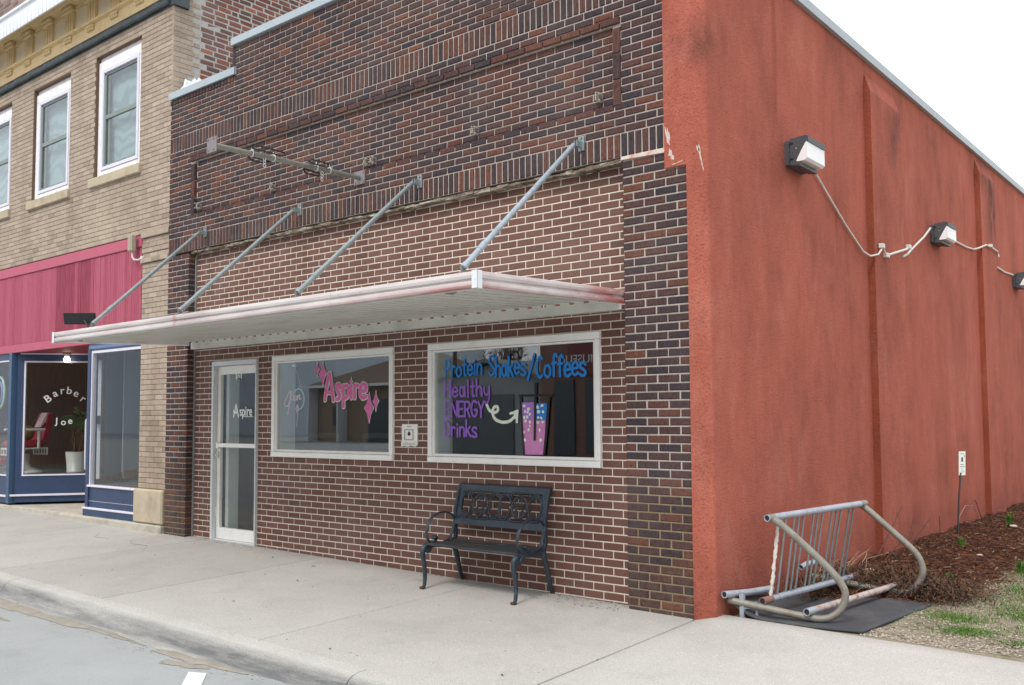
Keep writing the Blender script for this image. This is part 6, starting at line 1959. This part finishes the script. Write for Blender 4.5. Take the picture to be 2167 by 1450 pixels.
# ------------------------------------------------------------------ across the street (seen in the window glass)
m_bl = plain('blue_grey_siding', '#cdd9e6', .7, .05, 1, 0); m_rf = plain('brown_shingle_roof', '#75655a', .9, .15, 3, .3, 15)
m_tanw = plain('brown_siding', '#9a8a78', .8, .1, 2, .1); m_gr = plain('dark_grey_siding', '#aab0b4', .8, .08, 1, .05); m_rfg = plain('grey_roof', '#8b8f90', .9, .1, 3, .1)
m_mus = plain('museum_brick', '#8d6e62', .9, .2, 9, .2); m_dkw = plain('dark_window', '#4a5258', .2, .05, 3, 0); m_redsign = plain('dull_red_sign_board', '#82484a', .7, .08, 3, 0)
g1 = empty('metal_building', (-75, -45, -.2), 'tall pale blue grey metal building across the street mirrored in the left window', 'building')
b = MB(); b.box(-140, -60, -.5, -51, -42, 16); b.build('wall', m_bl, g1)
b = MB(); b.box(-141, -61, 16, -50.5, -41.5, 16.4); b.build('roof', m_rfg, g1)
g2 = empty('house', (-33, -36, -.2), 'low brown house with hipped shingle roof mirrored in the left window', 'house')
b = MB(); b.box(-39.3, -42, -.5, -31.2, -31, 3.5); b.build('wall', m_tanw, g2)
b = MB()
P = [(-40, -42.8, 3.45), (-30.6, -42.8, 3.45), (-30.6, -30.2, 3.45), (-40, -30.2, 3.45), (-37.2, -36.5, 5.6), (-33.4, -36.5, 5.6)]
b.faces(P, [(0, 3, 2, 1), (0, 1, 5, 4), (1, 2, 5), (2, 3, 4, 5), (3, 0, 4)]); b.build('roof', m_rf, g2)
b = MB(); b.box(-40.1, -30.25, 3.38, -30.5, -30.1, 3.55); b.box(-39.2, -30.98, 0, -39.1, -30.2, 3.42); b.box(-36.3, -30.98, 0, -36.2, -30.2, 3.42); b.build('gutter', m_cornice, g2)
for x0, x1, z0, z1 in ((-34.2, -32.0, .0, 2.6), (-37.6, -36.7, 1, 2.2)):
    b = MB(); b.box(x0, -31.05, z0, x1, -30.95, z1); b.build('window', m_dkw, g2)
g3 = empty('gabled_shed', (-16, -24, -.2), 'dark grey gabled building mirrored in the middle of the right window', 'building')
b = MB(); P = [(-19.2, -.3), (-11.6, -.3), (-11.6, 2.55), (-15.4, 3.55), (-19.2, 2.75)]
b.prism(P, 'y', -34, -21); b.build('wall', m_gr, g3)
b = MB(); b.prism([(-19.7, 2.66), (-15.4, 3.62), (-11.2, 2.48), (-11.2, 2.6), (-15.4, 3.76), (-19.7, 2.78)], 'y', -34.3, -20.6); b.build('roof', m_rfg, g3)
b = MB(); b.box(-17.6, -21.0, -.2, -14.2, -20.93, 2.35); b.build('door', plain('shed_door', '#72777a', .6, .1, 1, 0), g3)
g4 = empty('museum_building', (2, -24, -.2), 'brick museum front with dark red sign board mirrored at the right of the right window', 'building')
b = MB(); b.box(-12.1, -34, -.5, 18, -20, 7.5); b.build('wall', m_mus, g4)
b = MB(); b.box(-10.7, -19.97, 2.95, 2, -19.85, 4.2); b.build('sign_board', m_redsign, g4)
text_mesh('E  MUSEUM', .42, m_vinyl, 'lettering', g4, (-10.0, -19.83, 3.35), (PI / 2, 0, PI), .01, sx=1.1)
b = MB(); b.box(-10.0, -19.98, .2, -8.2, -19.9, 2.75); b.build('window', m_dkw, g4)
b = MB(); b.box(-11.4, -19.98, .1, -10.5, -19.9, 2.75); b.build('door', m_dkw, g4)
for x in (-7.9, 3.5, 9.5):
    b = MB(); b.box(x, -19.98, .2, x + 5, -19.9, 2.75); b.build('window', m_dkw, g4)
for x in (-5, 2, 9):
    b = MB(); b.box(x, -19.98, 4.9, x + 1.4, -19.9, 6.6); b.build('window', m_dkw, g4)
m_bark = plain('grey_bark', '#6a6259', .95, .2, 6, .3, 20)
def tree(x, y, h, lab, seed):
    rr = random.Random(seed)
    t = empty('bare_tree', (x, y, -.3), lab, 'tree', 'bare trees across the street')
    b = MB()
    b.tube([(x, y, -.3), (x + .1, y, h * .3)], [h * .035, h * .026], 7); b.build('trunk', m_bark, t)
    b = MB()
    def br(p, d, L_, r, k):
        q = p + d * L_
        b.tube([p, p + d * L_ * .5 + Vector((rr.uniform(-.1, .1),) * 3) * L_ * .3, q], [r, r * .8, r * .6], 4, caps=False)
        if k == 0: return
        for i in range(3 if k > 1 else 4):
            n = (d + Vector((rr.gauss(0, .5), rr.gauss(0, .5), rr.gauss(.12, .35)))).normalized()
            br(lerp(p, q, rr.uniform(.55, 1)), n, L_ * rr.uniform(.6, .8), r * .6, k - 1)
    for i in range(4):
        a = i * 1.6 + rr.random()
        br(Vector((x + .1, y, h * .28)), Vector((math.cos(a) * .5, math.sin(a) * .5, 1)).normalized(), h * .28, h * .02, 4)
    b.build('branches', m_bark, t)
tree(-66, -58, 14, 'large bare tree behind the brown house mirrored in the left window', 1)
tree(-60, -57, 12, 'bare tree behind the roof of the brown house mirrored at the window top', 2)
tree(-53, -60, 10, 'bare tree left of the gabled shed mirrored in the right window', 3)
tree(-46, -58, 9, 'bare tree over the gabled shed mirrored in the right window', 4)
for x, lab in ((-31.8, 'wooden utility pole left of the gabled shed mirrored in the right window'), (-27.6, 'wooden utility pole behind the gabled shed mirrored in the right window')):
    up = empty('utility_pole', (x, -36, -.3), lab, 'utility pole', 'utility poles across the street')
    b = MB(); b.tube([(x, -36, -.3), (x, -36, 8.5)], .13, 7); b.build('pole', m_bark, up)
    b = MB(); b.box(x - 1, -36.06, 7.9, x + 1, -35.94, 8.05); b.build('cross_arm', m_bark, up)
wr = empty('overhead_wires', (-28, -36, 8), 'black overhead wires between the utility poles across the street', 'wires')
for z in (8.05, 7.3, 6.4):
    b = MB(); b.tube([(-60 + 7 * i, -36, z - .3 * math.sin(i * 1.3) ** 2) for i in range(15)], .03, 4); b.build('wire', m_black, wr)
